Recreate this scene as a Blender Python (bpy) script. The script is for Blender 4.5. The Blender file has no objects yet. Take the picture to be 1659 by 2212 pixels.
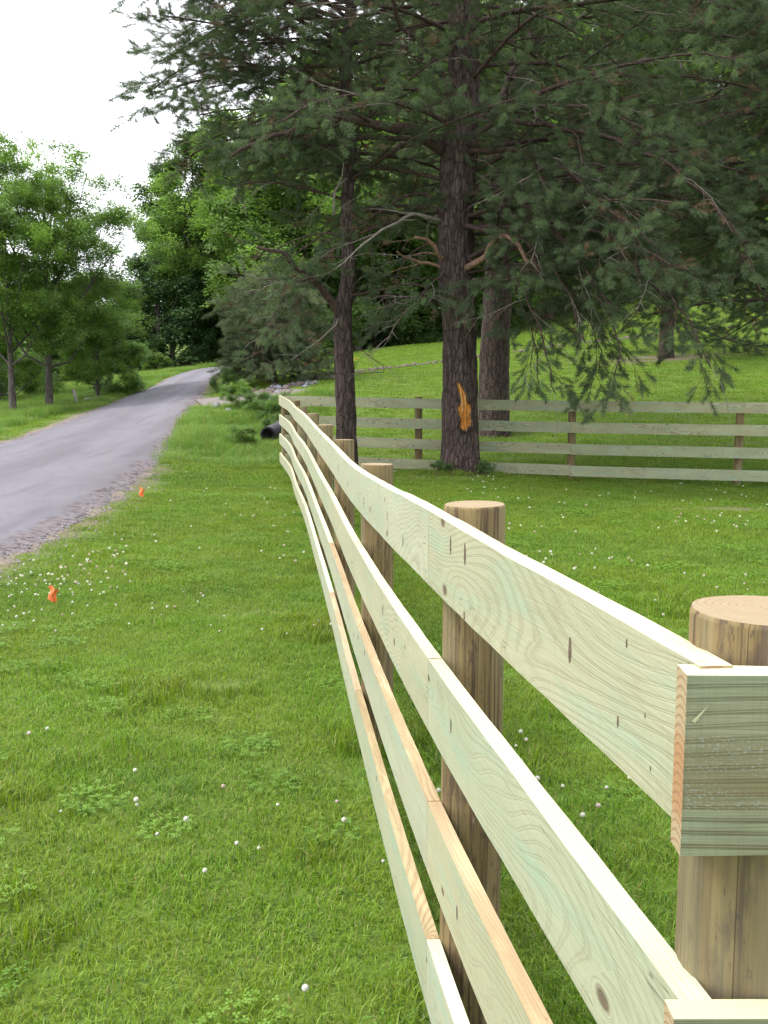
import bpy, math, random
import numpy as np
from mathutils import Vector, Matrix, Euler, noise as mnoise
random.seed(7); rng = np.random.default_rng(7)
R = math.radians
scene = bpy.context.scene
COL = scene.collection

# ------------------------------------------------------------------ camera
PITCH = R(7.4); EYE = 1.70; FOC = 2200.0
cam_d = bpy.data.cameras.new('camera'); cam = bpy.data.objects.new('camera', cam_d); COL.objects.link(cam)
cam_d.sensor_fit = 'VERTICAL'; cam_d.sensor_height = 24; cam_d.lens = 24 * FOC / 2212
cam_d.clip_start = 0.05; cam_d.clip_end = 3000
cam.location = (0, 0, EYE); cam.rotation_euler = (math.pi / 2 - PITCH, 0, 0)
scene.camera = cam
# ------------------------------------------------------------------ world, sun, exposure
SUN_EL, SUN_AZ = R(56), R(-96)            # azimuth measured from +Y towards +X
world = bpy.data.worlds.new('World'); scene.world = world; world.use_nodes = True
nt = world.node_tree; nt.nodes.clear()
def N(t, ty, **kw):
    n = t.nodes.new(ty)
    for k, v in kw.items(): setattr(n, k, v)
    return n
def math_node(t, op, a, b=None, c=None, clamp=False):
    n = N(t, 'ShaderNodeMath', operation=op); n.use_clamp = clamp
    for i, v in enumerate((a, b, c)):
        if v is None: continue
        if isinstance(v, (int, float)): n.inputs[i].default_value = v
        else: t.links.new(v, n.inputs[i])
    return n.outputs[0]
def ramp(t, fac, stops, interp='LINEAR'):
    n = N(t, 'ShaderNodeValToRGB'); e = n.color_ramp; e.interpolation = interp
    while len(e.elements) < len(stops): e.elements.new(0.5)
    for el, (p, c) in zip(e.elements, stops):
        el.position = p; el.color = (c[0], c[1], c[2], 1) if not isinstance(c, (int, float)) else (c, c, c, 1)
    t.links.new(fac, n.inputs[0]); return n.outputs[0]
def mixc(t, fac, a, b, blend='MIX'):
    n = N(t, 'ShaderNodeMix', data_type='RGBA', blend_type=blend)
    for s, v in ((n.inputs[0], fac), (n.inputs[6], a), (n.inputs[7], b)):
        if isinstance(v, (int, float)): s.default_value = v
        elif isinstance(v, tuple): s.default_value = (v[0], v[1], v[2], 1)
        else: t.links.new(v, s)
    return n.outputs[2]
sky = N(nt, 'ShaderNodeTexSky', sky_type='NISHITA'); sky.sun_disc = False
sky.sun_elevation = SUN_EL; sky.sun_rotation = SUN_AZ; sky.air_density = 1.0; sky.dust_density = 1.5
tc = N(nt, 'ShaderNodeTexCoord'); mp = N(nt, 'ShaderNodeMapping'); mp.inputs['Scale'].default_value = (1.3, 1.3, 3.2)
mp.inputs['Location'].default_value = (0.35, 0.1, 0.25)
nt.links.new(tc.outputs['Generated'], mp.inputs['Vector'])
nz = N(nt, 'ShaderNodeTexNoise'); nz.inputs['Scale'].default_value = 1.6; nz.inputs['Detail'].default_value = 6
nt.links.new(mp.outputs[0], nz.inputs['Vector'])
cl = ramp(nt, nz.outputs['Fac'], [(0.39, 0.1), (0.47, 1.0)])
skyc = mixc(nt, cl, sky.outputs[0], (9.8, 10.0, 10.6))
bg = N(nt, 'ShaderNodeBackground'); bg.inputs['Strength'].default_value = 0.10
nt.links.new(skyc, bg.inputs['Color'])
wo = N(nt, 'ShaderNodeOutputWorld'); nt.links.new(bg.outputs[0], wo.inputs[0])
sd = bpy.data.lights.new('sun', 'SUN'); sd.energy = 1.5; sd.angle = R(14); sd.color = (1, 0.96, 0.88)
sun = bpy.data.objects.new('sun', sd); COL.objects.link(sun); sun.location = (-8, 0, 20)
sdir = Vector((math.sin(SUN_AZ) * math.cos(SUN_EL), math.cos(SUN_AZ) * math.cos(SUN_EL), math.sin(SUN_EL)))
sun.rotation_euler = sdir.to_track_quat('Z', 'Y').to_euler()
vs = scene.view_settings; vs.view_transform = 'Standard'; vs.look = 'None'; vs.gamma = 1; vs.exposure = 1.3
try: vs.use_curve_mapping = False
except Exception: pass

# ------------------------------------------------------------------ helpers
def tag(o, label=None, cat=None, group=None, kind=None):
    if label: o['label'] = label
    if cat: o['category'] = cat
    if group: o['group'] = group
    if kind: o['kind'] = kind
    return o
def link(name, me, parent=None):
    o = bpy.data.objects.new(name, me); COL.objects.link(o)
    if parent is not None:
        o.parent = parent
        o.location = -Vector(parent.location)       # meshes are written in world coordinates
    return o
def empty(name, loc):
    o = bpy.data.objects.new(name, None); COL.objects.link(o); o.location = loc; o.empty_display_size = 0.1; return o
class MB:
    def __init__(s): s.v = []; s.f = []; s.m = []; s.uv = []; s.smooth = True
    def add(s, vs, fs, mi=0, uvs=None):
        b = len(s.v); s.v.extend(vs)
        for k, f in enumerate(fs):
            s.f.append(tuple(i + b for i in f)); s.m.append(mi if isinstance(mi, int) else mi[k])
            s.uv.append(uvs[k] if uvs else None)
    def mesh(s, name, mats, smooth=True):
        me = bpy.data.meshes.new(name); me.from_pydata([tuple(v) for v in s.v], [], s.f)
        for m in (mats if isinstance(mats, (list, tuple)) else [mats]): me.materials.append(m)
        me.polygons.foreach_set('material_index', s.m)
        me.polygons.foreach_set('use_smooth', [smooth] * len(s.f))
        if any(u is not None for u in s.uv):
            l = me.uv_layers.new(name='UVMap'); i = 0; flat = []
            for u, f in zip(s.uv, s.f):
                for k in range(len(f)): flat.extend(u[k] if u else (0, 0))
            l.data.foreach_set('uv', flat)
        me.update(); return me
    def build(s, name, mats, parent=None, smooth=True): return link(name, s.mesh(name, mats, smooth), parent)
def tube(mb, pts, radii, sides=6, cap=True, mi=0):
    """swept tube, world coordinates"""
    P = [Vector(p) for p in pts]; n = len(P); vs = []; prev = None
    for i in range(n):
        d = (P[min(i + 1, n - 1)] - P[max(i - 1, 0)]).normalized()
        if prev is None:
            a = Vector((0, 0, 1)) if abs(d.z) < 0.9 else Vector((1, 0, 0)); u = d.cross(a).normalized()
        else: u = (prev - d * prev.dot(d)).normalized()
        prev = u; w = d.cross(u)
        for k in range(sides):
            t = 2 * math.pi * k / sides; vs.append(P[i] + (u * math.cos(t) + w * math.sin(t)) * radii[i])
    fs = [(i * sides + k, i * sides + (k + 1) % sides, (i + 1) * sides + (k + 1) % sides, (i + 1) * sides + k) for i in range(n - 1) for k in range(sides)]
    if cap: fs.append(tuple(range((n - 1) * sides, n * sides))); fs.append(tuple(reversed(range(sides))))
    mb.add(vs, fs, mi)
def W(px, py, y):
    """a point of the photograph at forward distance y, in metres"""
    cx = (px - 829.5) / FOC; cy = (1106 - py) / FOC
    t = y / (math.cos(PITCH) + cy * math.sin(PITCH))
    return Vector((cx * t, y, EYE + (cy * math.cos(PITCH) - math.sin(PITCH)) * t))
def n3(p, s=1.0): return mnoise.noise(Vector(p) * s)
def crom(xs, ys, x):
    """smooth interpolation through (xs, ys)"""
    xs = list(xs); i = max(0, min(len(xs) - 2, int(np.searchsorted(xs, x)) - 1))
    t = (x - xs[i]) / (xs[i + 1] - xs[i])
    def sl(j):
        if j <= 0: return (ys[1] - ys[0]) / (xs[1] - xs[0])
        if j >= len(xs) - 1: return (ys[-1] - ys[-2]) / (xs[-1] - xs[-2])
        return (ys[j + 1] - ys[j - 1]) / (xs[j + 1] - xs[j - 1])
    h = xs[i + 1] - xs[i]; m0 = sl(i) * h; m1 = sl(i + 1) * h
    return (2*t**3-3*t**2+1)*ys[i] + (t**3-2*t**2+t)*m0 + (-2*t**3+3*t**2)*ys[i+1] + (t**3-t**2)*m1

# ------------------------------------------------------------------ materials
def new_mat(name):
    m = bpy.data.materials.new(name); m.use_nodes = True; t = m.node_tree; t.nodes.clear()
    o = N(t, 'ShaderNodeOutputMaterial'); b = N(t, 'ShaderNodeBsdfPrincipled'); t.links.new(b.outputs[0], o.inputs[0])
    b.inputs['Specular IOR Level'].default_value = 0.25; b.inputs['Roughness'].default_value = 0.85
    return m, t, b
def noise_n(t, vec, scale, detail=3, rough=0.55, dist=0):
    n = N(t, 'ShaderNodeTexNoise'); n.inputs['Scale'].default_value = scale; n.inputs['Detail'].default_value = detail
    n.inputs['Roughness'].default_value = rough; n.inputs['Distortion'].default_value = dist
    if vec is not None: t.links.new(vec, n.inputs['Vector'])
    return n.outputs['Fac']
def mapped(t, vec, scale, loc=(0, 0, 0)):
    n = N(t, 'ShaderNodeMapping'); n.inputs['Scale'].default_value = scale; n.inputs['Location'].default_value = loc
    t.links.new(vec, n.inputs['Vector']); return n.outputs[0]
def bump(t, b, h, strength=0.4, dist=0.01):
    n = N(t, 'ShaderNodeBump'); n.inputs['Strength'].default_value = strength; n.inputs['Distance'].default_value = dist
    t.links.new(h, n.inputs['Height']); t.links.new(n.outputs[0], b.inputs['Normal'])
def wood_mat(name, c_lo, c_hi, c_line, line_amt=0.55, rings=520, knots=True, green=(0.42, 0.58, 0.42), sap_band=False):
    m, t, b = new_mat(name)
    uv = N(t, 'ShaderNodeUVMap'); oi = N(t, 'ShaderNodeObjectInfo')
    sep = N(t, 'ShaderNodeSeparateXYZ'); t.links.new(uv.outputs[0], sep.inputs[0])
    off = N(t, 'ShaderNodeCombineXYZ')
    r37 = math_node(t, 'MULTIPLY', oi.outputs['Random'], 37.0); r11 = math_node(t, 'MULTIPLY', oi.outputs['Random'], 11.3)
    t.links.new(r37, off.inputs[0]); t.links.new(r11, off.inputs[1])
    va = N(t, 'ShaderNodeVectorMath', operation='ADD'); t.links.new(uv.outputs[0], va.inputs[0]); t.links.new(off.outputs[0], va.inputs[1])
    vec = va.outputs[0]
    n1 = noise_n(t, mapped(t, vec, (1.5, 5.5, 1)), 1.0, 0.6, 0.4)
    vo = N(t, 'ShaderNodeTexVoronoi', feature='F1', voronoi_dimensions='2D')
    t.links.new(mapped(t, vec, (3.1, 6.2, 1)), vo.inputs['Vector']); vo.inputs['Scale'].default_value = 1.0
    sc = N(t, 'ShaderNodeSeparateColor'); t.links.new(vo.outputs['Color'], sc.inputs[0])
    haskn = math_node(t, 'GREATER_THAN', sc.outputs[0], 0.68)
    kd = vo.outputs['Distance']
    bulge = math_node(t, 'MULTIPLY', math_node(t, 'POWER', 2.718, math_node(t, 'MULTIPLY', kd, -7.0)), haskn)
    ph = math_node(t, 'ADD', math_node(t, 'MULTIPLY', n1, 28.0 if sap_band else 120.0), math_node(t, 'MULTIPLY', sep.outputs[1], float(rings)))
    ph = math_node(t, 'ADD', ph, math_node(t, 'MULTIPLY', bulge, 34.0))
    fine = noise_n(t, mapped(t, vec, (8, 260, 1)), 1.0, 2)
    ph = math_node(t, 'ADD', ph, math_node(t, 'MULTIPLY', fine, 1.4))
    s = math_node(t, 'SINE', ph)
    line = ramp(t, math_node(t, 'MULTIPLY_ADD', s, 0.5, 0.5), [(0.55, 0.0), (0.93, 1.0), (1.0, 0.35)])
    var = noise_n(t, mapped(t, vec, (1.1, 6, 1)), 1.0, 3)
    strong = ramp(t, noise_n(t, mapped(t, vec, (0.8, 5, 1), (4, 2, 0)), 1.0, 2), [(0.35, 0.25), (0.62, 1.0)])
    base = mixc(t, ramp(t, var, [(0.36, 0.0), (0.66, 1.0)]), c_lo, c_hi)
    gm = ramp(t, noise_n(t, mapped(t, vec, (2.2, 14, 1), (9, 5, 0)), 1.0, 4), [(0.5, 0.0), (0.72, 0.75)])
    base = mixc(t, gm, base, green)
    base = mixc(t, math_node(t, 'MULTIPLY', math_node(t, 'MULTIPLY', line, strong), line_amt), base, c_line)
    base = mixc(t, math_node(t, 'MULTIPLY', ramp(t, fine, [(0.45, 0.0), (0.75, 1.0)]), 0.30), base, c_line)
    if sap_band:  # weathered brown middle band with pale sap specks
        wm = noise_n(t, mapped(t, vec, (5, 16, 1)), 1.0, 4)
        mid = ramp(t, sep.outputs[1], [(0.040, 0.0), (0.055, 1.0), (0.118, 1.0), (0.130, 0.0)])
        base = mixc(t, math_node(t, 'MULTIPLY', mid, ramp(t, wm, [(0.3, 0.2), (0.6, 0.75)])), base, (0.175, 0.145, 0.075))
        sap = noise_n(t, mapped(t, vec, (260, 380, 1)), 1.0, 5, 0.75)
        sp = math_node(t, 'MULTIPLY', mid, ramp(t, sap, [(0.53, 0.0), (0.60, 0.9)]))
        sp = math_node(t, 'MULTIPLY', sp, ramp(t, noise_n(t, mapped(t, vec, (6, 34, 1), (2, 7, 0)), 1.0, 2), [(0.36, 0.0), (0.52, 1.0)]))
        base = mixc(t, math_node(t, 'MULTIPLY', sp, 0.75), base, (0.34, 0.40, 0.39))
    if knots:
        kr = math_node(t, 'MULTIPLY_ADD', sc.outputs[1], 0.060, 0.040)
        core = math_node(t, 'MULTIPLY', ramp(t, math_node(t, 'DIVIDE', kd, kr), [(0.0, 0.85), (0.55, 0.8), (1.0, 0.0)]), haskn)
        base = mixc(t, core, base, (0.10, 0.055, 0.035))
    ckn = noise_n(t, mapped(t, vec, (1.6, 38, 1), (5, 3, 0)), 1.0, 2); spl = math_node(t, 'MULTIPLY', ramp(t, math_node(t, 'ABSOLUTE', math_node(t, 'SUBTRACT', ckn, 0.5)), [(0.0, 1.0), (0.006, 0.0)]), ramp(t, noise_n(t, mapped(t, vec, (1.5, 8, 1), (7, 7, 0)), 1.0, 2), [(0.56, 0.0), (0.60, 0.75)])); base = mixc(t, spl, base, tuple(x * .35 for x in c_line))
    saw = noise_n(t, mapped(t, vec, (420, 5, 1)), 1.0, 2); base = mixc(t, math_node(t, 'MULTIPLY', ramp(t, saw, [(0.5, 0.0), (0.7, 1.0)]), 0.16), base, c_line)
    dirt = ramp(t, noise_n(t, mapped(t, vec, (4, 9, 1), (1, 8, 0)), 1.0, 6, 0.7), [(0.54, 0.0), (0.72, 0.30)]); base = mixc(t, dirt, base, c_line)
    tint = ramp(t, oi.outputs['Random'], [(0.0, (0.90, 0.94, 0.88)), (0.5, (1, 1, 1)), (1.0, (1.0, 0.96, 0.88))])
    base = mixc(t, 1.0, base, tint, 'MULTIPLY')
    t.links.new(base, b.inputs['Base Color'])
    h = math_node(t, 'ADD', math_node(t, 'MULTIPLY', line, -0.5), fine)
    bump(t, b, h, 0.35, 0.002)
    return m
M = {}
M['board'] = wood_mat('treated_board', (0.36, 0.375, 0.265), (0.415, 0.415, 0.295), (0.22, 0.195, 0.115), 0.40, 300, green=(0.31, 0.41, 0.31))
M['edge'] = wood_mat('board_edge_lit', (0.60, 0.57, 0.39), (0.64, 0.61, 0.43), (0.42, 0.37, 0.22), 0.35, 900, False, (0.66, 0.72, 0.50))  # light on the top edges is put into this paler colour
M['edge_tan'] = wood_mat('board_edge_tan', (0.36, 0.275, 0.15), (0.44, 0.345, 0.20), (0.22, 0.105, 0.045), 0.75, 420, False, (0.66, 0.50, 0.30))
M['edge_peach'] = wood_mat('board_edge_peach', (0.38, 0.29, 0.17), (0.45, 0.36, 0.235), (0.28, 0.17, 0.10), 0.35, 700, False, (0.68, 0.52, 0.32))
M['board_shaded'] = wood_mat('treated_board_shaded', (0.25, 0.255, 0.165), (0.29, 0.285, 0.20), (0.10, 0.08, 0.045), 0.8, 480, True, (0.24, 0.27, 0.185), sap_band=True)  # boards facing the camera: their shade is put into the darker colour
M['board_back'] = wood_mat('treated_board_far', (0.36, 0.36, 0.23), (0.42, 0.44, 0.29), (0.11, 0.07, 0.04), 0.55, 300, True, (0.29, 0.42, 0.32))
def end_grain():
    m, t, b = new_mat('board_end_grain')
    uv = N(t, 'ShaderNodeUVMap'); sep = N(t, 'ShaderNodeSeparateXYZ'); t.links.new(uv.outputs[0], sep.inputs[0])
    # arcs of growth rings centred below the end
    dx = math_node(t, 'SUBTRACT', sep.outputs[0], 0.014); d2 = math_node(t, 'MULTIPLY', dx, 38.0)
    ph = math_node(t, 'ADD', math_node(t, 'MULTIPLY', sep.outputs[1], 640.0), math_node(t, 'MULTIPLY', math_node(t, 'MULTIPLY', d2, dx), 380.0))
    ph = math_node(t, 'ADD', ph, math_node(t, 'MULTIPLY', noise_n(t, mapped(t, uv.outputs[0], (60, 60, 1)), 1.0, 3), 3.0))
    l = ramp(t, math_node(t, 'MULTIPLY_ADD', math_node(t, 'SINE', ph), 0.5, 0.5), [(0.6, 0.0), (0.95, 1.0)])
    heart = ramp(t, sep.outputs[1], [(0.025, 0.0), (0.045, 1.0), (0.105, 1.0), (0.13, 0.0)])
    c = mixc(t, heart, (0.38, 0.31, 0.19), (0.36, 0.185, 0.085))
    c = mixc(t, math_node(t, 'MULTIPLY', noise_n(t, mapped(t, uv.outputs[0], (300, 90, 1)), 1.0, 4), 0.6), c, (0.42, 0.29, 0.16))
    c = mixc(t, math_node(t, 'MULTIPLY', l, 0.6), c, (0.24, 0.12, 0.06))
    t.links.new(c, b.inputs['Base Color']); bump(t, b, noise_n(t, mapped(t, uv.outputs[0], (500, 300, 1)), 1.0, 3), 0.6, 0.002)
    return m
M['end'] = end_grain()
def post_mat():
    m, t, b = new_mat('post_bark_free_wood')
    tc = N(t, 'ShaderNodeTexCoord'); oi = N(t, 'ShaderNodeObjectInfo'); off = N(t, 'ShaderNodeCombineXYZ')
    t.links.new(math_node(t, 'MULTIPLY', oi.outputs['Random'], 50.0), off.inputs[2])
    va = N(t, 'ShaderNodeVectorMath', operation='ADD'); t.links.new(tc.outputs['Object'], va.inputs[0]); t.links.new(off.outputs[0], va.inputs[1]); v = va.outputs[0]
    st = noise_n(t, mapped(t, v, (34, 34, 1.4)), 1.0, 5, 0.6)
    st2 = noise_n(t, mapped(t, v, (120, 120, 3.5)), 1.0, 3)
    c = mixc(t, ramp(t, st, [(0.3, 0.0), (0.7, 1.0)]), (0.135, 0.094, 0.040), (0.25, 0.185, 0.085))
    c = mixc(t, math_node(t, 'MULTIPLY', ramp(t, st2, [(0.48, 0.0), (0.66, 1.0)]), 0.8), c, (0.065, 0.043, 0.028))
    bl = ramp(t, noise_n(t, mapped(t, v, (26, 26, 7)), 1.0, 5, 0.65), [(0.55, 0.0), (0.65, 0.75)])
    c = mixc(t, bl, c, (0.065, 0.043, 0.035))
    spk = ramp(t, noise_n(t, mapped(t, v, (170, 170, 38)), 1.0, 4, 0.7), [(0.60, 0.0), (0.68, 0.85)]); c = mixc(t, spk, c, (0.05, 0.035, 0.028))
    gr = ramp(t, noise_n(t, mapped(t, v, (9, 9, 1.1)), 1.0, 3), [(0.48, 0.0), (0.66, 0.55)])
    c = mixc(t, gr, c, (0.21, 0.195, 0.12))
    ck = noise_n(t, mapped(t, v, (16, 16, 0.10), (3, 8, 1)), 1.0, 1)
    crack = ramp(t, math_node(t, 'ABSOLUTE', math_node(t, 'SUBTRACT', ck, 0.5)), [(0.0, 0.8), (0.0025, 0.6), (0.005, 0.0)])
    c = mixc(t, crack, c, (0.05, 0.03, 0.02))
    t.links.new(c, b.inputs['Base Color'])
    bump(t, b, math_node(t, 'SUBTRACT', st2, crack), 0.5, 0.003); return m
M['post'] = post_mat()
def post_top():
    m, t, b = new_mat('post_sawn_top')
    tc = N(t, 'ShaderNodeTexCoord'); v = tc.outputs['Object']
    sep = N(t, 'ShaderNodeSeparateXYZ'); t.links.new(mapped(t, v, (1, 1, 0.0), (0.012, -0.02, 0)), sep.inputs[0])
    r = math_node(t, 'SQRT', math_node(t, 'ADD', math_node(t, 'MULTIPLY', sep.outputs[0], sep.outputs[0]), math_node(t, 'MULTIPLY', sep.outputs[1], sep.outputs[1])))
    ph = math_node(t, 'ADD', math_node(t, 'MULTIPLY', r, 780.0), math_node(t, 'MULTIPLY', noise_n(t, v, 22, 3), 9.0))
    l = ramp(t, math_node(t, 'MULTIPLY_ADD', math_node(t, 'SINE', ph), 0.5, 0.5), [(0.5, 0.0), (1.0, 1.0)])
    c = mixc(t, noise_n(t, v, 60, 4), (0.26, 0.205, 0.12), (0.36, 0.295, 0.19))
    c = mixc(t, math_node(t, 'MULTIPLY', l, 0.55), c, (0.27, 0.15, 0.07))
    t.links.new(c, b.inputs['Base Color']); bump(t, b, noise_n(t, v, 300, 4), 0.6, 0.002); return m
M['post_top'] = post_top()
def bark_mat(name, c1, c2, c3, sc=1.0, ridge=0.8):
    m, t, b = new_mat(name); tc = N(t, 'ShaderNodeTexCoord'); v = tc.outputs['Object']
    a = noise_n(t, mapped(t, v, (14 * sc, 14 * sc, 3.2 * sc)), 1.0, 6, 0.65, 0.4)
    f = noise_n(t, mapped(t, v, (60 * sc, 60 * sc, 22 * sc)), 1.0, 4, 0.7)
    c = mixc(t, ramp(t, a, [(0.36, 0.0), (0.62, 1.0)]), c1, c2)
    c = mixc(t, ramp(t, f, [(0.55, 0.0), (0.72, 0.8)]), c, c3)
    vo = N(t, 'ShaderNodeTexVoronoi', feature='DISTANCE_TO_EDGE'); vo.inputs['Scale'].default_value = 1.0
    wv = N(t, 'ShaderNodeVectorMath', operation='ADD'); t.links.new(mapped(t, v, (15 * sc, 15 * sc, 4.2 * sc)), wv.inputs[0]); dn = N(t, 'ShaderNodeTexNoise'); dn.inputs['Scale'].default_value = 9 * sc; t.links.new(v, dn.inputs['Vector']); t.links.new(dn.outputs['Color'], wv.inputs[1]); t.links.new(wv.outputs[0], vo.inputs['Vector'])
    fis = ramp(t, vo.outputs['Distance'], [(0.0, 1.0), (0.13, 0.0)]); c = mixc(t, math_node(t, 'MULTIPLY', fis, 0.75), c, tuple(x * .55 for x in c1))
    a = math_node(t, 'SUBTRACT', a, math_node(t, 'MULTIPLY', fis, 0.8))
    t.links.new(c, b.inputs['Base Color']); bump(t, b, math_node(t, 'ADD', a, math_node(t, 'MULTIPLY', f, 0.5)), ridge, 0.03); return m
M['bark'] = bark_mat('pine_bark', (0.043, 0.029, 0.025), (0.118, 0.084, 0.074), (0.19, 0.13, 0.105))
M['limb'] = bark_mat('pine_limb_bark', (0.05, 0.032, 0.028), (0.12, 0.078, 0.066), (0.20, 0.135, 0.105), 2.0, 0.5)
M['limb_pink'] = bark_mat('peeling_limb_bark', (0.22, 0.12, 0.08), (0.40, 0.25, 0.18), (0.46, 0.34, 0.25), 2.0, 0.4)
M['dead'] = bark_mat('dead_branch', (0.17, 0.14, 0.12), (0.30, 0.26, 0.22), (0.38, 0.34, 0.28), 3.0, 0.3)
M['barkd'] = bark_mat('deciduous_bark', (0.07, 0.06, 0.05), (0.16, 0.14, 0.12), (0.22, 0.20, 0.17), 1.2, 0.6)
def scar_mat():
    m, t, b = new_mat('stripped_wood_orange'); tc = N(t, 'ShaderNodeTexCoord'); v = tc.outputs['Object']
    a = noise_n(t, mapped(t, v, (60, 60, 7)), 1.0, 4)
    c = mixc(t, ramp(t, a, [(0.35, 0.0), (0.6, 1.0)]), (0.17, 0.045, 0.010), (0.50, 0.19, 0.03))
    c = mixc(t, ramp(t, noise_n(t, mapped(t, v, (40, 40, 6), (1, 2, 3)), 1.0, 3), [(0.53, 0.0), (0.60, 0.85)]), c, (0.60, 0.36, 0.13))
    t.links.new(c, b.inputs['Base Color']); bump(t, b, a, 0.7, 0.02); return m
M['scar'] = scar_mat()
def leaf_mat(name, cols, trans=0.35, rough=0.55, posvar=None):
    """colour varies from clump to clump and, for ground cover, from place to place"""
    m, t, b = new_mat(name); oi = N(t, 'ShaderNodeObjectInfo')
    c = ramp(t, oi.outputs['Random'], cols)
    if posvar:
        g = N(t, 'ShaderNodeNewGeometry'); n = noise_n(t, g.outputs['Position'], posvar[0], 4, 0.6)
        c = mixc(t, ramp(t, n, [(0.38, 0.0), (0.62, 0.85)]), c, posvar[1])
        n2 = noise_n(t, mapped(t, g.outputs['Position'], (1, 1, 1), (31, 7, 0)), posvar[0] * 0.45, 5, 0.65)
        c = mixc(t, ramp(t, n2, [(0.46, 0.0), (0.62, 0.8)]), c, posvar[2])
    t.links.new(c, b.inputs['Base Color']); b.inputs['Roughness'].default_value = rough; b.inputs['Specular IOR Level'].default_value = 0.3
    tr = N(t, 'ShaderNodeBsdfTranslucent'); t.links.new(mixc(t, 1.0, c, (1.15, 1.25, 0.6), 'MULTIPLY'), tr.inputs[0])
    mx = N(t, 'ShaderNodeMixShader'); mx.inputs[0].default_value = trans
    t.links.new(b.outputs[0], mx.inputs[1]); t.links.new(tr.outputs[0], mx.inputs[2])
    o = [n for n in t.nodes if n.type == 'OUTPUT_MATERIAL'][0]; t.links.new(mx.outputs[0], o.inputs[0]); return m
M['needle'] = leaf_mat('pine_needles', [(0, (0.078, 0.108, 0.062)), (0.5, (0.105, 0.145, 0.082)), (1, (0.14, 0.195, 0.105))], 0.4, 0.6)
M['needle_bush'] = leaf_mat('pine_needles_greyish', [(0, (0.11, 0.14, 0.08)), (0.5, (0.15, 0.19, 0.105)), (1, (0.20, 0.25, 0.14))], 0.25, 0.6)
M['needle_dead'] = leaf_mat('dry_needles', [(0, (0.13, 0.085, 0.055)), (1, (0.21, 0.13, 0.08))], 0.1, 0.8)
M['leaf'] = leaf_mat('leaves_mid', [(0, (0.075, 0.13, 0.04)), (0.5, (0.12, 0.20, 0.06)), (1, (0.18, 0.29, 0.095))], 0.4)
M['leaf_bright'] = leaf_mat('leaves_bright', [(0, (0.10, 0.17, 0.045)), (0.5, (0.16, 0.26, 0.07)), (1, (0.23, 0.35, 0.11))], 0.5)
M['leaf_dark'] = leaf_mat('leaves_dark', [(0, (0.035, 0.07, 0.028)), (0.5, (0.055, 0.11, 0.038)), (1, (0.085, 0.155, 0.055))], 0.3)
PV = (0.95, (0.21, 0.26, 0.015), (0.115, 0.225, 0.024))
M['grass'] = leaf_mat('grass_blades', [(0, (0.13, 0.255, 0.013)), (0.5, (0.165, 0.31, 0.018)), (1, (0.21, 0.36, 0.028))], 0.35, 0.5, PV)
M['grass_pale'] = leaf_mat('grass_blades_pale', [(0, (0.22, 0.34, 0.045)), (1, (0.28, 0.40, 0.075))], 0.4, 0.45)
M['grass_deep'] = leaf_mat('grass_blades_deep', [(0, (0.06, 0.12, 0.02)), (1, (0.09, 0.16, 0.03))], 0.3, 0.5)
M['grass_tall'] = leaf_mat('rough_grass', [(0, (0.13, 0.25, 0.04)), (0.6, (0.18, 0.32, 0.06)), (1, (0.25, 0.36, 0.10))], 0.4, 0.5)
M['straw'] = leaf_mat('dry_blades', [(0, (0.24, 0.22, 0.07)), (1, (0.33, 0.29, 0.11))], 0.3)
M['clover_leaf'] = leaf_mat('clover_leaves', [(0, (0.11, 0.22, 0.025)), (1, (0.17, 0.30, 0.04))], 0.3)
def plain(name, c, rough=0.8, var=None, vs=30.0, metal=0):
    m, t, b = new_mat(name); tc = N(t, 'ShaderNodeTexCoord')
    n = noise_n(t, tc.outputs['Object'], vs, 4)
    col = mixc(t, ramp(t, n, [(0.35, 0.0), (0.65, 1.0)]), c, var or tuple(x * 0.7 for x in c))
    t.links.new(col, b.inputs['Base Color']); b.inputs['Roughness'].default_value = rough; b.inputs['Metallic'].default_value = metal
    bump(t, b, n, 0.3, 0.01); return m
M['flower'] = leaf_mat('clover_flower', [(0, (0.80, 0.79, 0.70)), (0.6, (0.74, 0.70, 0.63)), (0.85, (0.66, 0.50, 0.47)), (1, (0.50, 0.38, 0.27))], 0.15, 0.8)
M['orange'] = plain('orange_flag_film', (0.85, 0.16, 0.05), 0.5, (0.95, 0.26, 0.09), 20)
M['wire'] = plain('flag_wire', (0.35, 0.15, 0.08), 0.5)
M['stone'] = plain('border_stone', (0.19, 0.145, 0.125), 0.9, (0.09, 0.07, 0.07), 6)
M['stone_pale'] = plain('pale_stone', (0.27, 0.27, 0.30), 0.9, (0.16, 0.17, 0.20), 9)
M['pebble'] = plain('shoulder_pebble', (0.38, 0.35, 0.36), 0.9, (0.22, 0.19, 0.20), 20)
M['pipe'] = plain('black_plastic_pipe', (0.035, 0.035, 0.045), 0.45, (0.06, 0.055, 0.06), 15)
M['yellow'] = plain('yellow_petals', (0.75, 0.48, 0.05), 0.7)
M['grey_wood'] = plain('weathered_grey_wood', (0.34, 0.32, 0.30), 0.9, (0.20, 0.18, 0.17), 14)
M['red'] = plain('red_reflector', (0.5, 0.08, 0.05), 0.4)
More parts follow.
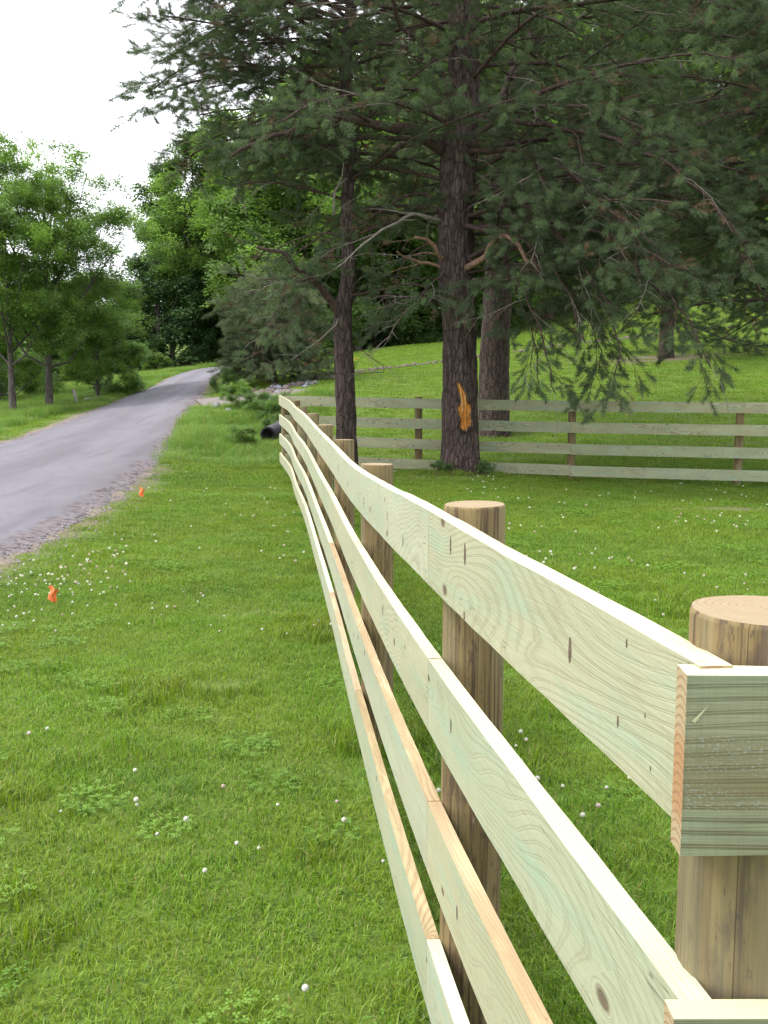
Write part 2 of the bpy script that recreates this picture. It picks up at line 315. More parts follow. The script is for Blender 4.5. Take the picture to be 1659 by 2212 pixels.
def ground_mat():
    m, t, b = new_mat('lawn_soil'); g = N(t, 'ShaderNodeNewGeometry'); p = g.outputs['Position']
    n = noise_n(t, p, 0.75, 4, 0.6); f = noise_n(t, p, 40, 4, 0.7); big = noise_n(t, p, 0.12, 3)
    c = mixc(t, ramp(t, n, [(0.38, 0.0), (0.62, 1.0)]), (0.11, 0.195, 0.014), (0.14, 0.20, 0.020))
    c = mixc(t, ramp(t, big, [(0.4, 0.0), (0.65, 0.6)]), c, (0.15, 0.265, 0.020))
    c = mixc(t, math_node(t, 'MULTIPLY', f, 0.6), c, (0.05, 0.07, 0.02))
    at = N(t, 'ShaderNodeAttribute', attribute_name='bare')
    bn = math_node(t, 'MULTIPLY', at.outputs['Fac'], ramp(t, noise_n(t, p, 3.5, 5, 0.7), [(0.35, 0.3), (0.6, 1.0)]))
    c = mixc(t, bn, c, (0.20, 0.15, 0.11))  # brown for bare soil and for the shade ellipse under the slope pine
    t.links.new(c, b.inputs['Base Color']); bump(t, b, f, 0.7, 0.04); return m
M['ground'] = ground_mat()
def road_mat():
    m, t, b = new_mat('worn_asphalt'); uv = N(t, 'ShaderNodeUVMap'); g = N(t, 'ShaderNodeNewGeometry'); p = g.outputs['Position']
    sep = N(t, 'ShaderNodeSeparateXYZ'); t.links.new(uv.outputs[0], sep.inputs[0]); u = sep.outputs[0]      # 0 left edge .. 1 right edge
    agg = noise_n(t, p, 90, 4, 0.75); n = noise_n(t, mapped(t, p, (1.6, 0.45, 1)), 1.0, 5, 0.6)
    c = mixc(t, ramp(t, n, [(0.35, 0.0), (0.65, 1.0)]), (0.170, 0.160, 0.185), (0.21, 0.198, 0.225))
    # wheel tracks are polished paler, the crown between them stays darker
    tr = ramp(t, u, [(0.12, 0.0), (0.27, 1.0), (0.42, 0.0), (0.60, 0.0), (0.74, 1.0), (0.88, 0.0)])
    c = mixc(t, math_node(t, 'MULTIPLY', tr, 0.42), c, (0.245, 0.235, 0.262))
    st = ramp(t, noise_n(t, mapped(t, p, (3.2, 0.22, 1)), 1.0, 4), [(0.52, 0.0), (0.68, 0.55)])
    c = mixc(t, st, c, (0.135, 0.12, 0.14))
    rc = noise_n(t, mapped(t, p, (1.1, .5, 1), (3, 9, 0)), 1.0, 5, 0.7); c = mixc(t, ramp(t, math_node(t, 'ABSOLUTE', math_node(t, 'SUBTRACT', rc, 0.52)), [(0.0, 0.6), (0.004, 0.0)]), c, (0.05, 0.045, 0.05))
    cen = ramp(t, u, [(0.40, 0.0), (0.50, 0.35), (0.60, 0.0)]); c = mixc(t, cen, c, (0.12, 0.11, 0.125))
    c = mixc(t, math_node(t, 'MULTIPLY', ramp(t, agg, [(0.4, 1.0), (0.6, 0.0)]), 0.45), c, (0.08, 0.075, 0.085))
    edge = ramp(t, math_node(t, 'ADD', math_node(t, 'ABSOLUTE', math_node(t, 'SUBTRACT', u, 0.5)), math_node(t, 'MULTIPLY_ADD', noise_n(t, p, 2.2, 5, 0.7), 0.20, -0.10)), [(0.405, 0.0), (0.455, 1.0)])
    br = ramp(t, noise_n(t, p, 9, 5, 0.75), [(0.42, 1.0), (0.52, 0.0)])
    c = mixc(t, math_node(t, 'MULTIPLY', edge, 0.75), c, (0.20, 0.165, 0.165))
    c = mixc(t, math_node(t, 'MULTIPLY', math_node(t, 'MULTIPLY', edge, br), 0.85), c, (0.055, 0.045, 0.05))
    t.links.new(c, b.inputs['Base Color']); b.inputs['Roughness'].default_value = 0.8
    bump(t, b, math_node(t, 'SUBTRACT', agg, math_node(t, 'MULTIPLY', edge, br)), 0.5, 0.012); return m
M['road'] = road_mat()
def gravel_mat(name, a, b_, c_):
    m, t, b = new_mat(name); g = N(t, 'ShaderNodeNewGeometry'); p = g.outputs['Position']
    f = noise_n(t, p, 26, 5, 0.8); n = noise_n(t, p, 2.0, 4)
    c = mixc(t, ramp(t, n, [(0.35, 0.0), (0.65, 1.0)]), a, b_); c = mixc(t, ramp(t, f, [(0.4, 0.8), (0.55, 0.0)]), c, c_)
    t.links.new(c, b.inputs['Base Color']); bump(t, b, f, 0.8, 0.03); return m
M['gravel'] = gravel_mat('shoulder_gravel', (0.22, 0.175, 0.16), (0.29, 0.245, 0.17), (0.12, 0.09, 0.085))
M['drive'] = gravel_mat('driveway_gravel', (0.22, 0.19, 0.19), (0.28, 0.235, 0.215), (0.16, 0.13, 0.12))

# ------------------------------------------------------------------ terrain
RY = [-14, 0, 9.7, 12.3, 15.1, 18.9, 23, 25, 29, 30.6, 33, 36, 40, 42, 48, 52, 56, 60, 65, 72]
RX = [-3.9, -3.7, -3.80, -3.80, -4.0, -4.32, -4.8, -5.05, -5.55, -5.75, -5.95, -6.3, -6.7, -6.85, -7.3, -7.4, -7.1, -6.3, -4.6, -1.5]
LX = [-8.2, -8.1, -8.1, -8.15, -8.3, -8.5, -8.7, -8.75, -8.9, -9.0, -9.15, -9.4, -9.55, -9.6, -9.6, -9.4, -9.0, -8.2, -6.6, -3.6]
RZ = [0, 0, -.05, 0, .05, .15, .36, .5, .82, .95, 1.15, 1.38, 1.70, 1.84, 2.22, 2.34, 2.36, 2.3, 2.1, 1.9]
LZ = [0, 0, .02, .05, .08, .15, .26, .33, .57, .66, .78, .95, 1.22, 1.35, 1.93, 2.2, 2.34, 2.3, 2.1, 1.9]
XR = lambda y: crom(RY, RX, y)
XL = lambda y: crom(RY, LX, y)
FP = [(.41, 1.07), (.217, 2.42), (-.033, 4.84), (-.285, 7.25), (-.56, 9.7), (-.84, 12.1), (-1.16, 14.5), (-1.47, 17), (-1.87, 19.33)]
FT = [1.418, 1.39, 1.285, 1.262, 1.262, 1.29, 1.314, 1.35, 1.41]      # top of the top board at each post
BP = [(-1.87, 19.33), (.62, 18.3), (3.2, 17.4), (5.8, 16.65), (8.4, 15.9), (11, 15.1), (13.5, 14.4)]
BT = [1.40, 1.37, 1.345, 1.335, 1.33, 1.33, 1.33]
CP = []
for y, xr, xl, zr, zl in zip(RY, RX, LX, RZ, LZ): CP += [(xr, y, zr), (xl, y, zl), ((xr + xl) / 2, y, (zr + zl) / 2)]
CP += [(x, y, t - 1.37) for (x, y), t in zip(FP, FT)]
CP += [(x, y, t - 1.37) for (x, y), t in list(zip(BP, BT))[1:]]
CP += [(-2, 2, 0), (-2, 5, -.08), (-2.2, 8, -.12), (-2.3, 12, -.12), (-2.6, 16, -.08), (-3.1, 19.5, .0), (-2.6, 21.5, .02), (-3.6, 22, .16), (-3.0, 25, .30), (-4.2, 25.5, .52),
       (2, 3, 0), (2, 6, -.05), (5, 8, 0), (3, 12, -.02), (6, 12, 0), (0.3, 14, -.04), (9, 10, 0), (15, 8, 0), (-.65, 17.5, .06), (1.27, 17.2, .14), (2.6, 24, .40), (-1, 22, .3), (0, 26, .78), (5, 21, .35), (9, 24, .85), (14, 22, .9),
       (-2.85, 33, 1.44), (-1.8, 36, 1.83), (2.1, 42, 2.36), (-3.5, 30, 1.0), (-2.5, 23.4, .28), (-5, 34, 1.3), (-4, 40, 1.9), (3, 32, 1.45), (10.4, 38, 2.5), (17, 48, 4.2), (25, 30, 2.5), (8, 50, 3.7), (20, 60, 6.6), (0, 56, 3.4), (0, 75, 5), (10, 75, 7),
       (-12, 23, .12), (-10.8, 29, .45), (-11.3, 36, .74), (-11.8, 42, 1.1), (-11.5, 48, 1.75), (-13, 56, 1.9), (-10, 60, 2.3), (-10, 10, -.15), (-14, 10, -.3), (-16, 30, .3), (-22, 40, .15), (-30, 60, .1), (-40, 75, .3), (-20, 60, .9), (-18, 80, 2.5), (-45, 110, 3),
       (-12, 0, -.1), (-30, 0, -.4), (-30, 25, -.2), (0, -15, 0), (20, -15, 0), (-60, -40, 0), (60, -40, 1), (60, 40, 8), (70, 100, 18), (30, 110, 14), (0, 120, 9), (-60, 180, 9), (0, 260, 22), (120, 260, 35), (-160, 240, 12), (200, 60, 20), (-200, 40, 0), (-300, 500, 20), (300, 500, 50), (0, 600, 35), (-200, -200, 0), (200, -200, 5)]
CP = np.array(CP, float); CP = CP[np.unique(np.round(CP[:, :2], 2), axis=0, return_index=True)[1]]
def phi(r): return r                       # biharmonic-like cone kernel, smoothed at the centre
def kern(A, B):
    d2 = ((A[:, None, :] - B[None, :, :]) ** 2).sum(-1); return np.sqrt(d2 + 1.0)
_K = kern(CP[:, :2], CP[:, :2]) - 0.02 * np.eye(len(CP)); _P = np.c_[np.ones(len(CP)), CP[:, :2]]
_A = np.block([[_K, _P], [_P.T, np.zeros((3, 3))]]); _S = np.linalg.lstsq(_A, np.r_[CP[:, 2], 0, 0, 0], rcond=None)[0]
def Hn(x, y):
    x = np.atleast_1d(np.asarray(x, float)); y = np.atleast_1d(np.asarray(y, float)); out = np.empty(len(x))
    for i in range(0, len(x), 20000):
        q = np.c_[x[i:i + 20000], y[i:i + 20000]]
        out[i:i + 20000] = kern(q, CP[:, :2]) @ _S[:-3] + _S[-3] + q @ _S[-2:]
    near = np.clip(1 - np.hypot(x, y) / 60, 0, 1)
    return out + near * 0.012 * (np.sin(x * 1.9 + 1.3 * np.sin(y * 1.1)) + np.sin(y * 2.3 + x * .7))
def H(x, y): return float(Hn([x], [y])[0])
def road_mask(x, y, m=0.0):
    xr = np.interp(y, RY, RX); xl = np.interp(y, RY, LX); return (x < xr + m) & (x > xl - m) & (y < 72)
# driveway centre line
DV = [(-5.6, 30.9), (-4.6, 31.2), (-3.7, 31.8), (-3.2, 32.6)]
def drive_mask(x, y, m=0.0):
    d = np.full(np.shape(x), 1e9)
    for (a, b) in zip(DV[:-1], DV[1:]):
        ax, ay = a; dx, dy = b[0] - ax, b[1] - ay; t = np.clip(((x - ax) * dx + (y - ay) * dy) / (dx * dx + dy * dy), 0, 1)
        d = np.minimum(d, np.hypot(x - ax - t * dx, y - ay - t * dy))
    return d < 1.15 + m
gx = np.unique(np.r_[np.arange(-16, 16, .4), np.sign(np.linspace(-1, 1, 61)) * 16 + np.sign(np.linspace(-1, 1, 61)) * (np.abs(np.linspace(-1, 1, 61)) ** 3) * 480])
gy = np.unique(np.r_[np.arange(-6, 70, .4), -6 - (np.linspace(0, 1, 14) ** 2) * 300, 70 + (np.linspace(0, 1, 40) ** 2.2) * 900])
GX, GY = np.meshgrid(gx, gy); gz = Hn(GX.ravel(), GY.ravel())
gz = gz - np.where(road_mask(GX.ravel(), GY.ravel(), -0.3), 0.05, 0)
nx, ny = len(gx), len(gy); idx = np.arange(nx * ny).reshape(ny, nx)
F = np.stack([idx[:-1, :-1], idx[:-1, 1:], idx[1:, 1:], idx[1:, :-1]], -1).reshape(-1, 4)
me = bpy.data.meshes.new('ground'); me.from_pydata(np.c_[GX.ravel(), GY.ravel(), gz].tolist(), [], F.tolist()); me.materials.append(M['ground'])
me.polygons.foreach_set('use_smooth', [True] * len(F))
BARE_AND_SHADE = [(1.27, 17.2, .9, .8), (-.65, 17.5, .6, .5), (5.0, 13.6, 1.0, .35), (5.9, 12.9, .6, .3), (10.4, 38, 2.6, 1.2), (-1.0, 7.9, .25, .12), (-.95, 5.9, .22, .10), (-2.4, 22, .7, .6)]  # bare soil spots, plus the slope pine's shade painted as an ellipse
def bare_shade_at(x, y):
    v = np.zeros(np.shape(x))
    for bx, by, rx, ry in BARE_AND_SHADE: v = np.maximum(v, np.clip(1.5 - np.hypot((x - bx) / rx, (y - by) / ry), 0, 1))
    xr = np.interp(y, RY, RX); v = np.maximum(v, np.clip(1 - np.abs(x - xr - .15) / .36, 0, 1)); xl = np.interp(y, RY, LX)
    return np.maximum(v, np.clip(1 - np.abs(x - xl + .1) / .5, 0, 1))
at = me.attributes.new('bare', 'FLOAT', 'POINT'); at.data.foreach_set('value', bare_shade_at(GX.ravel(), GY.ravel()))
g = link('ground', me); tag(g, kind='structure')
# road sheet with ragged edges
def strip(name, mat, ys, fl, fr, lift, cols=10, jit=0.06, crown=0.0):
    mb = MB(); ny_ = len(ys); vs_, uvs = [], []
    for y in ys:
        a = fl(y) + jit * n3((y * 2.1, 3.3, lift * 99)) * 2; b = fr(y) + jit * n3((y * 2.3, 8.8, lift * 77)) * 2 + jit * .7 * n3((y * 9, 1, 1))
        xs_ = [a + (b - a) * k / cols for k in range(cols + 1)]; hs = Hn(xs_, [y] * (cols + 1))
        for k in range(cols + 1):
            u = k / cols; vs_.append((xs_[k], y, hs[k] + lift * (1 if 0 < k < cols else 0.15) + crown * (1 - (2 * u - 1) ** 2))); uvs.append((u, y / 4))
    fs = []; fu = []
    for i in range(ny_ - 1):
        for k in range(cols):
            q = (i * (cols + 1) + k, i * (cols + 1) + k + 1, (i + 1) * (cols + 1) + k + 1, (i + 1) * (cols + 1) + k); fs.append(q); fu.append([uvs[j] for j in q])
    mb.add(vs_, fs, 0, fu); return tag(mb.build(name, mat), kind='structure')
ys_ = list(np.arange(-12, 71.5, .25))
strip('road_shoulder', M['gravel'], ys_, lambda y: XL(y) - .16, lambda y: XR(y) + .14, 0.012, 12, 0.12)
strip('road', M['road'], ys_, XL, lambda y: XR(y) + .05, 0.03, 16, 0.09, 0.05)
def ribbon(name, mat, line, w, lift):
    mb = MB(); pts = []
    for i in range((len(line) - 1) * 10 + 1):
        t = i / 10; k = min(int(t), len(line) - 2); f = t - k; pts.append((line[k][0] * (1 - f) + line[k + 1][0] * f, line[k][1] * (1 - f) + line[k + 1][1] * f))
    vs_ = []; n = len(pts); c = 6
    for i, p in enumerate(pts):
        a = pts[max(i - 2, 0)]; b = pts[min(i + 2, n - 1)]; dx, dy = b[0] - a[0], b[1] - a[1]; l = math.hypot(dx, dy)
        for k in range(c + 1):
            o = (k / c - .5) * w * (1 + .12 * n3((i * .3, k, 2))); x, y = p[0] - dy / l * o, p[1] + dx / l * o; vs_.append((x, y, H(x, y) + lift * (1 if 0 < k < c else .1)))
    mb.add(vs_, [(i * (c + 1) + k, i * (c + 1) + k + 1, (i + 1) * (c + 1) + k + 1, (i + 1) * (c + 1) + k) for i in range(n - 1) for k in range(c)])
    return tag(mb.build(name, mat), kind='structure')
ribbon('driveway', M['drive'], DV, 2.3, 0.045)

# ------------------------------------------------------------------ fences
BH, BT_, PT = 0.178, 0.034, 0.363         # board height, thickness, pitch
def board_mesh(path, tops, h, th, nrm_out, mats, seed, uoff=0.0, rough=0.0012):
    """path: list of (x, y) of the OUTER face; nrm_out(i): unit vector towards the outside"""
    mb = MB(); n = len(path); vs_ = []; L = [0]
    for i in range(1, n): L.append(L[-1] + math.dist(path[i], path[i - 1]))
    rr = random.Random(seed)
    for i, (x, y) in enumerate(path):
        nx_, ny_ = nrm_out(i); j = lambda: rr.uniform(-rough, rough)
        wob = 0.0018 * n3((L[i] * 1.7, seed, 0)); zt = tops[i] + wob; zb = tops[i] - h + 0.003 * n3((L[i] * 1.3, seed, 5))
        vs_ += [(x, y, zb + j()), (x, y, zt + j()), (x - nx_ * th, y - ny_ * th, zt + j()), (x - nx_ * th, y - ny_ * th, zb + j())]
    fs, mi, uv = [], [], []
    for i in range(n - 1):
        a, b = i * 4, (i + 1) * 4; u0, u1 = L[i] + uoff, L[i + 1] + uoff
        for k, (v0, v1, m) in enumerate(((0, h, 0), (h, h + th, 1), (h + th, 2 * h + th, 0), (2 * h + th, 2 * h + 2 * th, 1))):
            k2 = (k + 1) % 4; fs.append((a + k, a + k2, b + k2, b + k)); mi.append(m); uv.append([(u0, v0), (u0, v1), (u1, v1), (u1, v0)])
    fs.append((0, 3, 2, 1)); mi.append(2); uv.append([(0, 0), (th, 0), (th, h), (0, h)])
    e = (n - 1) * 4; fs.append((e, e + 1, e + 2, e + 3)); mi.append(2); uv.append([(0, 0), (0, h), (th, h), (th, 0)])
    mb.add(vs_, fs, mi, uv)
    me = mb.mesh('board', mats, smooth=False)
    return me
def post_obj(parent, x, y, ztop, r, seed, zbot=None, tilt=0.02, mats=None):
    z0 = H(x, y) - 0.25 if zbot is None else zbot
    mb = MB(); S = 28; rr = random.Random(seed); tx, ty = rr.uniform(-tilt, tilt), rr.uniform(-tilt, tilt) - .012
    ring = [1 + 0.02 * math.sin(2 * t + seed) + 0.012 * math.sin(5 * t + seed * 2) for t in np.linspace(0, 2 * math.pi, S, endpoint=False)]
    zs = [z0, ztop - .9, ztop - .5, ztop - .2, ztop - .006, ztop]; vs_ = []
    for i, z in enumerate(zs):
        k = 1 + 0.03 * (ztop - z) - (0.03 if i == 5 else 0)
        for s in range(S):
            t = 2 * math.pi * s / S; rx = r * ring[s] * k * (1 + .012 * n3((s * .6, i * 3, seed)) - (.03 * max(0, n3((s * .9, 4, seed * 3))) if i >= 4 else 0))
            dx, dy = rx * math.cos(t), rx * math.sin(t)
            vs_.append((dx, dy, z - H0 + (dx * tx + dy * ty if i >= 4 else 0)) if False else (dx, dy, z + (dx * tx + dy * ty if i >= 4 else 0)))
    fs = [(i * S + s, i * S + (s + 1) % S, (i + 1) * S + (s + 1) % S, (i + 1) * S + s) for i in range(len(zs) - 1) for s in range(S)]; mi = [0] * len(fs)
    c = len(vs_); vs_.append((0, 0, ztop)); top = (len(zs) - 1) * S
    for s in range(S): fs.append((top + s, top + (s + 1) % S, c)); mi.append(1)
    mb.add(vs_, fs, mi); me = mb.mesh('post', [M['post'], M['post_top']])
    for p in me.polygons:
        if p.material_index == 1: p.use_smooth = False
    o = link('post', me, parent); o.location = Vector((x, y, 0)) - Vector(parent.location); return o
PR = 0.075
road_fence = tag(empty('board_fence', (FP[1][0], FP[1][1], H(*FP[1]))), 'long four-rail fence of pale new boards on round posts running along the roadside lawn', 'fence')
dist = [0]
for a, b in zip(FP[:-1], FP[1:]): dist.append(dist[-1] + math.dist(a, b))
fx = lambda s: crom(dist, [p[0] for p in FP], s); fy = lambda s: crom(dist, [p[1] for p in FP], s); fz = lambda s: crom(dist, FT, s)
def fence_span(s0, s1, row, k):
    n = max(6, int((s1 - s0) / .12)); path, nr, tops = [], [], []
    for i in range(n + 1):
        s = s0 + (s1 - s0) * i / n; x, y = fx(s), fy(s); dx, dy = fx(s + .05) - fx(s - .05), fy(s + .05) - fy(s - .05); l = math.hypot(dx, dy)
        o = (-dy / l, dx / l); nr.append(o); path.append((x + o[0] * (PR + BT_ + .002), y + o[1] * (PR + BT_ + .002)))
        tops.append(fz(s) - row * PT + 0.004 * n3((s * .6, row * 7, 1)) + 0.003 * n3((k * 3.1, row, 9)))
    return path, tops, nr
rr = random.Random(5)
s_start = 0.0
edge_of = {(2, 0): 'edge_peach', (2, 1): 'edge_tan', (3, 1): 'edge_tan', (3, 2): 'edge_peach', (3, 0): 'edge'}
for row in range(4):
    cuts = [-0.082, dist[1], dist[3], dist[5], dist[7], dist[8] + .07]
    if row == 3: cuts = [-0.082, dist[1], dist[2], dist[3], dist[5], dist[7], dist[8] + .07]
    for k, (a, b) in enumerate(zip(cuts[:-1], cuts[1:])):
        path, tops, nr = fence_span(a + .0015, b - .0015, row, k)
        em = M[edge_of.get((row, k), 'edge')]
        me = board_mesh(path, tops, BH, BT_, lambda i: nr[i], [M['board'], em, M['end']], row * 10 + k, uoff=rr.uniform(0, 20))
        o = link('board', me, road_fence)
        if (row, k) in edge_of and edge_of[(row, k)] != 'edge': o['label'] = 'pale board with a tan orange upper edge'
TOPX = [1.455, 1.405, 1.302, 1.278, 1.276, 1.306, 1.326, 1.36, 1.385]
for i, ((x, y), zt) in enumerate(zip(FP[:-1], TOPX)):
    post_obj(road_fence, x, y, zt, PR + (.004 if i == 0 else rr.uniform(-.004, .003)), i + 1)
# back fence, boards on the near side
back_fence = tag(empty('board_fence', (BP[1][0], BP[1][1], H(*BP[1]))), 'greenish four-rail fence crossing behind the scarred pine at the far side of the lawn', 'fence')
bd = [0]
for a, b in zip(BP[:-1], BP[1:]): bd.append(bd[-1] + math.dist(a, b))
bx = lambda s: crom(bd, [p[0] for p in BP], s); by = lambda s: crom(bd, [p[1] for p in BP], s); bz = lambda s: crom(bd, BT, s)
BPR = .066
for row in range(4):
    cuts = [0.04, bd[2], bd[4], bd[6]] if row != 0 else [0.04, bd[2] - .85 * 0, bd[4], bd[6]]
    for k, (a, b) in enumerate(zip(cuts[:-1], cuts[1:])):
        n = int((b - a) / .3); path, nr, tops = [], [], []
        for i in range(n + 1):
            s = a + .002 + (b - a - .004) * i / n; x, y = bx(s), by(s); dx, dy = bx(s + .05) - bx(s - .05), by(s + .05) - by(s - .05); l = math.hypot(dx, dy)
            o = (dy / l, -dx / l); nr.append(o); path.append((x + o[0] * (BPR + BT_ + .002), y + o[1] * (BPR + BT_ + .002)))
            tops.append(bz(s) - row * PT + .012 * n3((k * 4.4 + 1, row * 2.2, 3)))
        me = board_mesh(path, tops, BH, BT_, lambda i: nr[i], [M['board_back'], M['board_back'], M['end']], 100 + row * 10 + k, uoff=rr.uniform(0, 20))
        link('board', me, back_fence)
for i, ((x, y), zt) in enumerate(zip(BP, BT)):
    post_obj(back_fence, x, y, zt + (.03 if i in (1, 2) else .0), BPR if i else PR, 30 + i)
# short fence leaving the near corner to the right, boards facing the camera
near_fence = tag(empty('board_fence', (2.85, 1.07, 0)), 'shade-toned weathered board fence leaving the nearest corner post to the right', 'fence')
for row in range(4):
    z = 1.418 - row * .358; path = [(.2925 + .12 * i, .954 + .0006 * i) for i in range(33)]
    me = board_mesh(path, [z - .0008 * i + .001 * n3((i * .3, row, 4)) for i in range(33)], BH + .006, .034, lambda i: (0, -1), [M['board_shaded'], M['edge'], M['end']], 200 + row, uoff=2.0 if row == 0 else row * 5)
    link('board', me, near_fence)
post_obj(near_fence, 2.85, 1.07, 1.44, PR, 55); post_obj(near_fence, 4.1, 1.07, 1.44, PR, 56)
M['knot'] = plain('knot_wood', (0.085, 0.055, 0.045), 0.8, (0.19, 0.14, 0.095), 260)
def knot(px, py, hpx, row, wide=.34):
    best = None
    for i in range(400):
        s_ = -.05 + i * .02; x, y = fx(s_), fy(s_); dx, dy = fx(s_ + .05) - fx(s_ - .05), fy(s_ + .05) - fy(s_ - .05); l = math.hypot(dx, dy); o_ = (-dy / l, dx / l)
        X_, Y_ = x + o_[0] * (PR + BT_ + .0026), y + o_[1] * (PR + BT_ + .0026); p_ = W(px, py, Y_); e = abs(p_.x - X_)
        if best is None or e < best[0]: best = (e, X_, Y_, p_.z, (dx / l, dy / l), o_)
    _, X_, Y_, Z_, tg, o_ = best; hh = hpx / FOC * Y_ * .5; ww = hh * wide; mb = MB(); n_ = 14; vs_ = [Vector((X_, Y_, Z_)) + Vector((-o_[0], -o_[1], 0)) * -.0003]
    for k_ in range(n_):
        a_ = 2 * math.pi * k_ / n_; w_ = 1 + .25 * n3((math.cos(a_) * 1.5, math.sin(a_) * 1.5, px)); vs_.append(Vector((X_ + tg[0] * ww * w_ * math.cos(a_), Y_ + tg[1] * ww * w_ * math.cos(a_), Z_ + hh * w_ * math.sin(a_))))
    mb.add(vs_, [(0, 1 + k_, 1 + (k_ + 1) % n_) for k_ in range(n_)]); mb.build('knot', M['knot'], road_fence)
for kx, ky, kh, kr in [(1232, 1405, 58, 0), (1330, 1558, 28, 0), (1349, 1390, 22, 0), (1005, 1198, 52, 0), (971, 1178, 40, 0), (1003, 1332, 30, 0), (870, 1168, 30, 0), (786, 1086, 30, 0), (836, 1115, 22, 0), (838, 1147, 16, 0), (731, 1011, 24, 0),
        (974, 1568, 36, 1), (827, 1318, 28, 1), (886, 1506, 18, 1), (1023, 1772, 24, 1), (988, 1971, 40, 2), (1400, 1545, 14, 0), (1412, 1660, 14, 0)]: knot(kx, ky, kh, kr)
# splinters where the near boards were sawn
mb = MB()
def splinter(p, d, w): 
    p = Vector(p); d = Vector(d); s = d.cross(Vector((0, 1, .3))).normalized() * w; mb.add([p - s, p + s, p + s * .3 + Vector((0, w, 0)), p + d], [(0, 1, 3), (1, 2, 3), (2, 0, 3)])
splinter((.299, .950, 1.372), (.013, -.004, .018), .0022)
for k in range(16): splinter((.2925 + rr.uniform(0, .012), .958 + rr.uniform(0, .03), 1.238 + rr.uniform(0, .014)), (rr.uniform(-.008, .004), rr.uniform(-.004, .004), rr.uniform(-.014, -.003)), .0012)
for k in range(10): splinter((.325 - rr.uniform(0, .03), .992, 1.418), (rr.uniform(-.004, .004), rr.uniform(-.004, .0), rr.uniform(.001, .005)), .0012)
o = mb.build('splinters', M['edge'], near_fence, smooth=False); o['kind'] = 'stuff'

# ------------------------------------------------------------------ instancing of foliage on stored points
def proto(name, mb, mats):
    me = mb.mesh(name, mats, smooth=False); return bpy.data.objects.new(name, me)      # never linked: only a shape for the node tree
TREES = {}
def scatter_tree(key, protos):
    t = bpy.data.node_groups.new('scatter_' + key, 'GeometryNodeTree')
    t.interface.new_socket('Geometry', in_out='INPUT', socket_type='NodeSocketGeometry'); t.interface.new_socket('Geometry', in_out='OUTPUT', socket_type='NodeSocketGeometry')
    gi = t.nodes.new('NodeGroupInput'); go = t.nodes.new('NodeGroupOutput'); j = t.nodes.new('GeometryNodeJoinGeometry')
    def attr(nm, ty):
        n = t.nodes.new('GeometryNodeInputNamedAttribute'); n.data_type = ty; n.inputs['Name'].default_value = nm; return n.outputs['Attribute']
    ar, as_, av = attr('rot', 'FLOAT_VECTOR'), attr('scl', 'FLOAT_VECTOR'), attr('vid', 'INT')
    m2p = t.nodes.new('GeometryNodeMeshToPoints'); t.links.new(gi.outputs[0], m2p.inputs[0])
    for i, ob in enumerate(protos):
        oi = t.nodes.new('GeometryNodeObjectInfo'); oi.inputs['Object'].default_value = ob; oi.inputs['As Instance'].default_value = True
        cmp_ = t.nodes.new('FunctionNodeCompare'); cmp_.data_type = 'INT'; cmp_.operation = 'EQUAL'
        t.links.new(av, cmp_.inputs[2]); cmp_.inputs[3].default_value = i
        ip = t.nodes.new('GeometryNodeInstanceOnPoints'); t.links.new(m2p.outputs[0], ip.inputs['Points']); t.links.new(cmp_.outputs[0], ip.inputs['Selection'])
        t.links.new(oi.outputs['Geometry'], ip.inputs['Instance']); t.links.new(ar, ip.inputs['Rotation']); t.links.new(as_, ip.inputs['Scale'])
        t.links.new(ip.outputs[0], j.inputs[0])
    t.links.new(j.outputs[0], go.inputs[0]); TREES[key] = (t, len(protos))
def scatter(name, key, pos, rot, scl, vid, parent=None):
    pos = np.asarray(pos, float); me = bpy.data.meshes.new(name); me.vertices.add(len(pos)); me.vertices.foreach_set('co', pos.ravel())
    for nm, ty, arr, f in (('rot', 'FLOAT_VECTOR', rot, 'vector'), ('scl', 'FLOAT_VECTOR', scl, 'vector'), ('vid', 'INT', vid, 'value')):
        a = me.attributes.new(nm, ty, 'POINT'); a.data.foreach_set(f, np.asarray(arr, float if ty != 'INT' else np.int32).ravel())
    o = link(name, me, parent); md = o.modifiers.new('foliage', 'NODES'); md.node_group = TREES[key][0]; return o
def dir_euler(d, roll):
    """rotation that takes +X to direction d"""
    d = d / np.linalg.norm(d, axis=1, keepdims=True); rz = np.arctan2(d[:, 1], d[:, 0]); ry = -np.arcsin(np.clip(d[:, 2], -1, 1))
    return np.c_[roll, ry, rz]

# pine sprig, +X along the twig
def sprig(seed, mat_i=0, n=150, L=.25, nl=.078, w=.0038):
    r = random.Random(seed); mb = MB(); mb.add([(0, -.003, 0), (0, .003, 0), (L, 0, .004)], [(0, 1, 2)], 1); mb.add([(0, 0, -.003), (0, 0, .003), (L, 0, .004)], [(0, 1, 2)], 1)
    for i in range(n):
        x = L * (0.12 + .88 * r.random() ** .8); a = r.uniform(0, 6.283); fw = r.uniform(.35, 1.0) if x < L * .9 else r.uniform(.8, 2.4); l = nl * r.uniform(.7, 1.15)
        d = Vector((fw, math.cos(a), math.sin(a) + .25)).normalized() * l; s = d.cross(Vector((r.uniform(-1, 1), r.uniform(-1, 1), r.uniform(-1, 1)))).normalized() * w
        p = Vector((x, 0, 0)); mb.add([p - s * .6, p + s * .6, p + d * .7 + s * .5, p + d], [(0, 1, 2, 3)], mat_i)
    return mb
scatter_tree('pine', [proto('sprig_shape', sprig(i), [M['needle'], M['limb']]) for i in range(3)] + [proto('sprig_dry', sprig(9, n=55), [M['needle_dead'], M['limb']])])
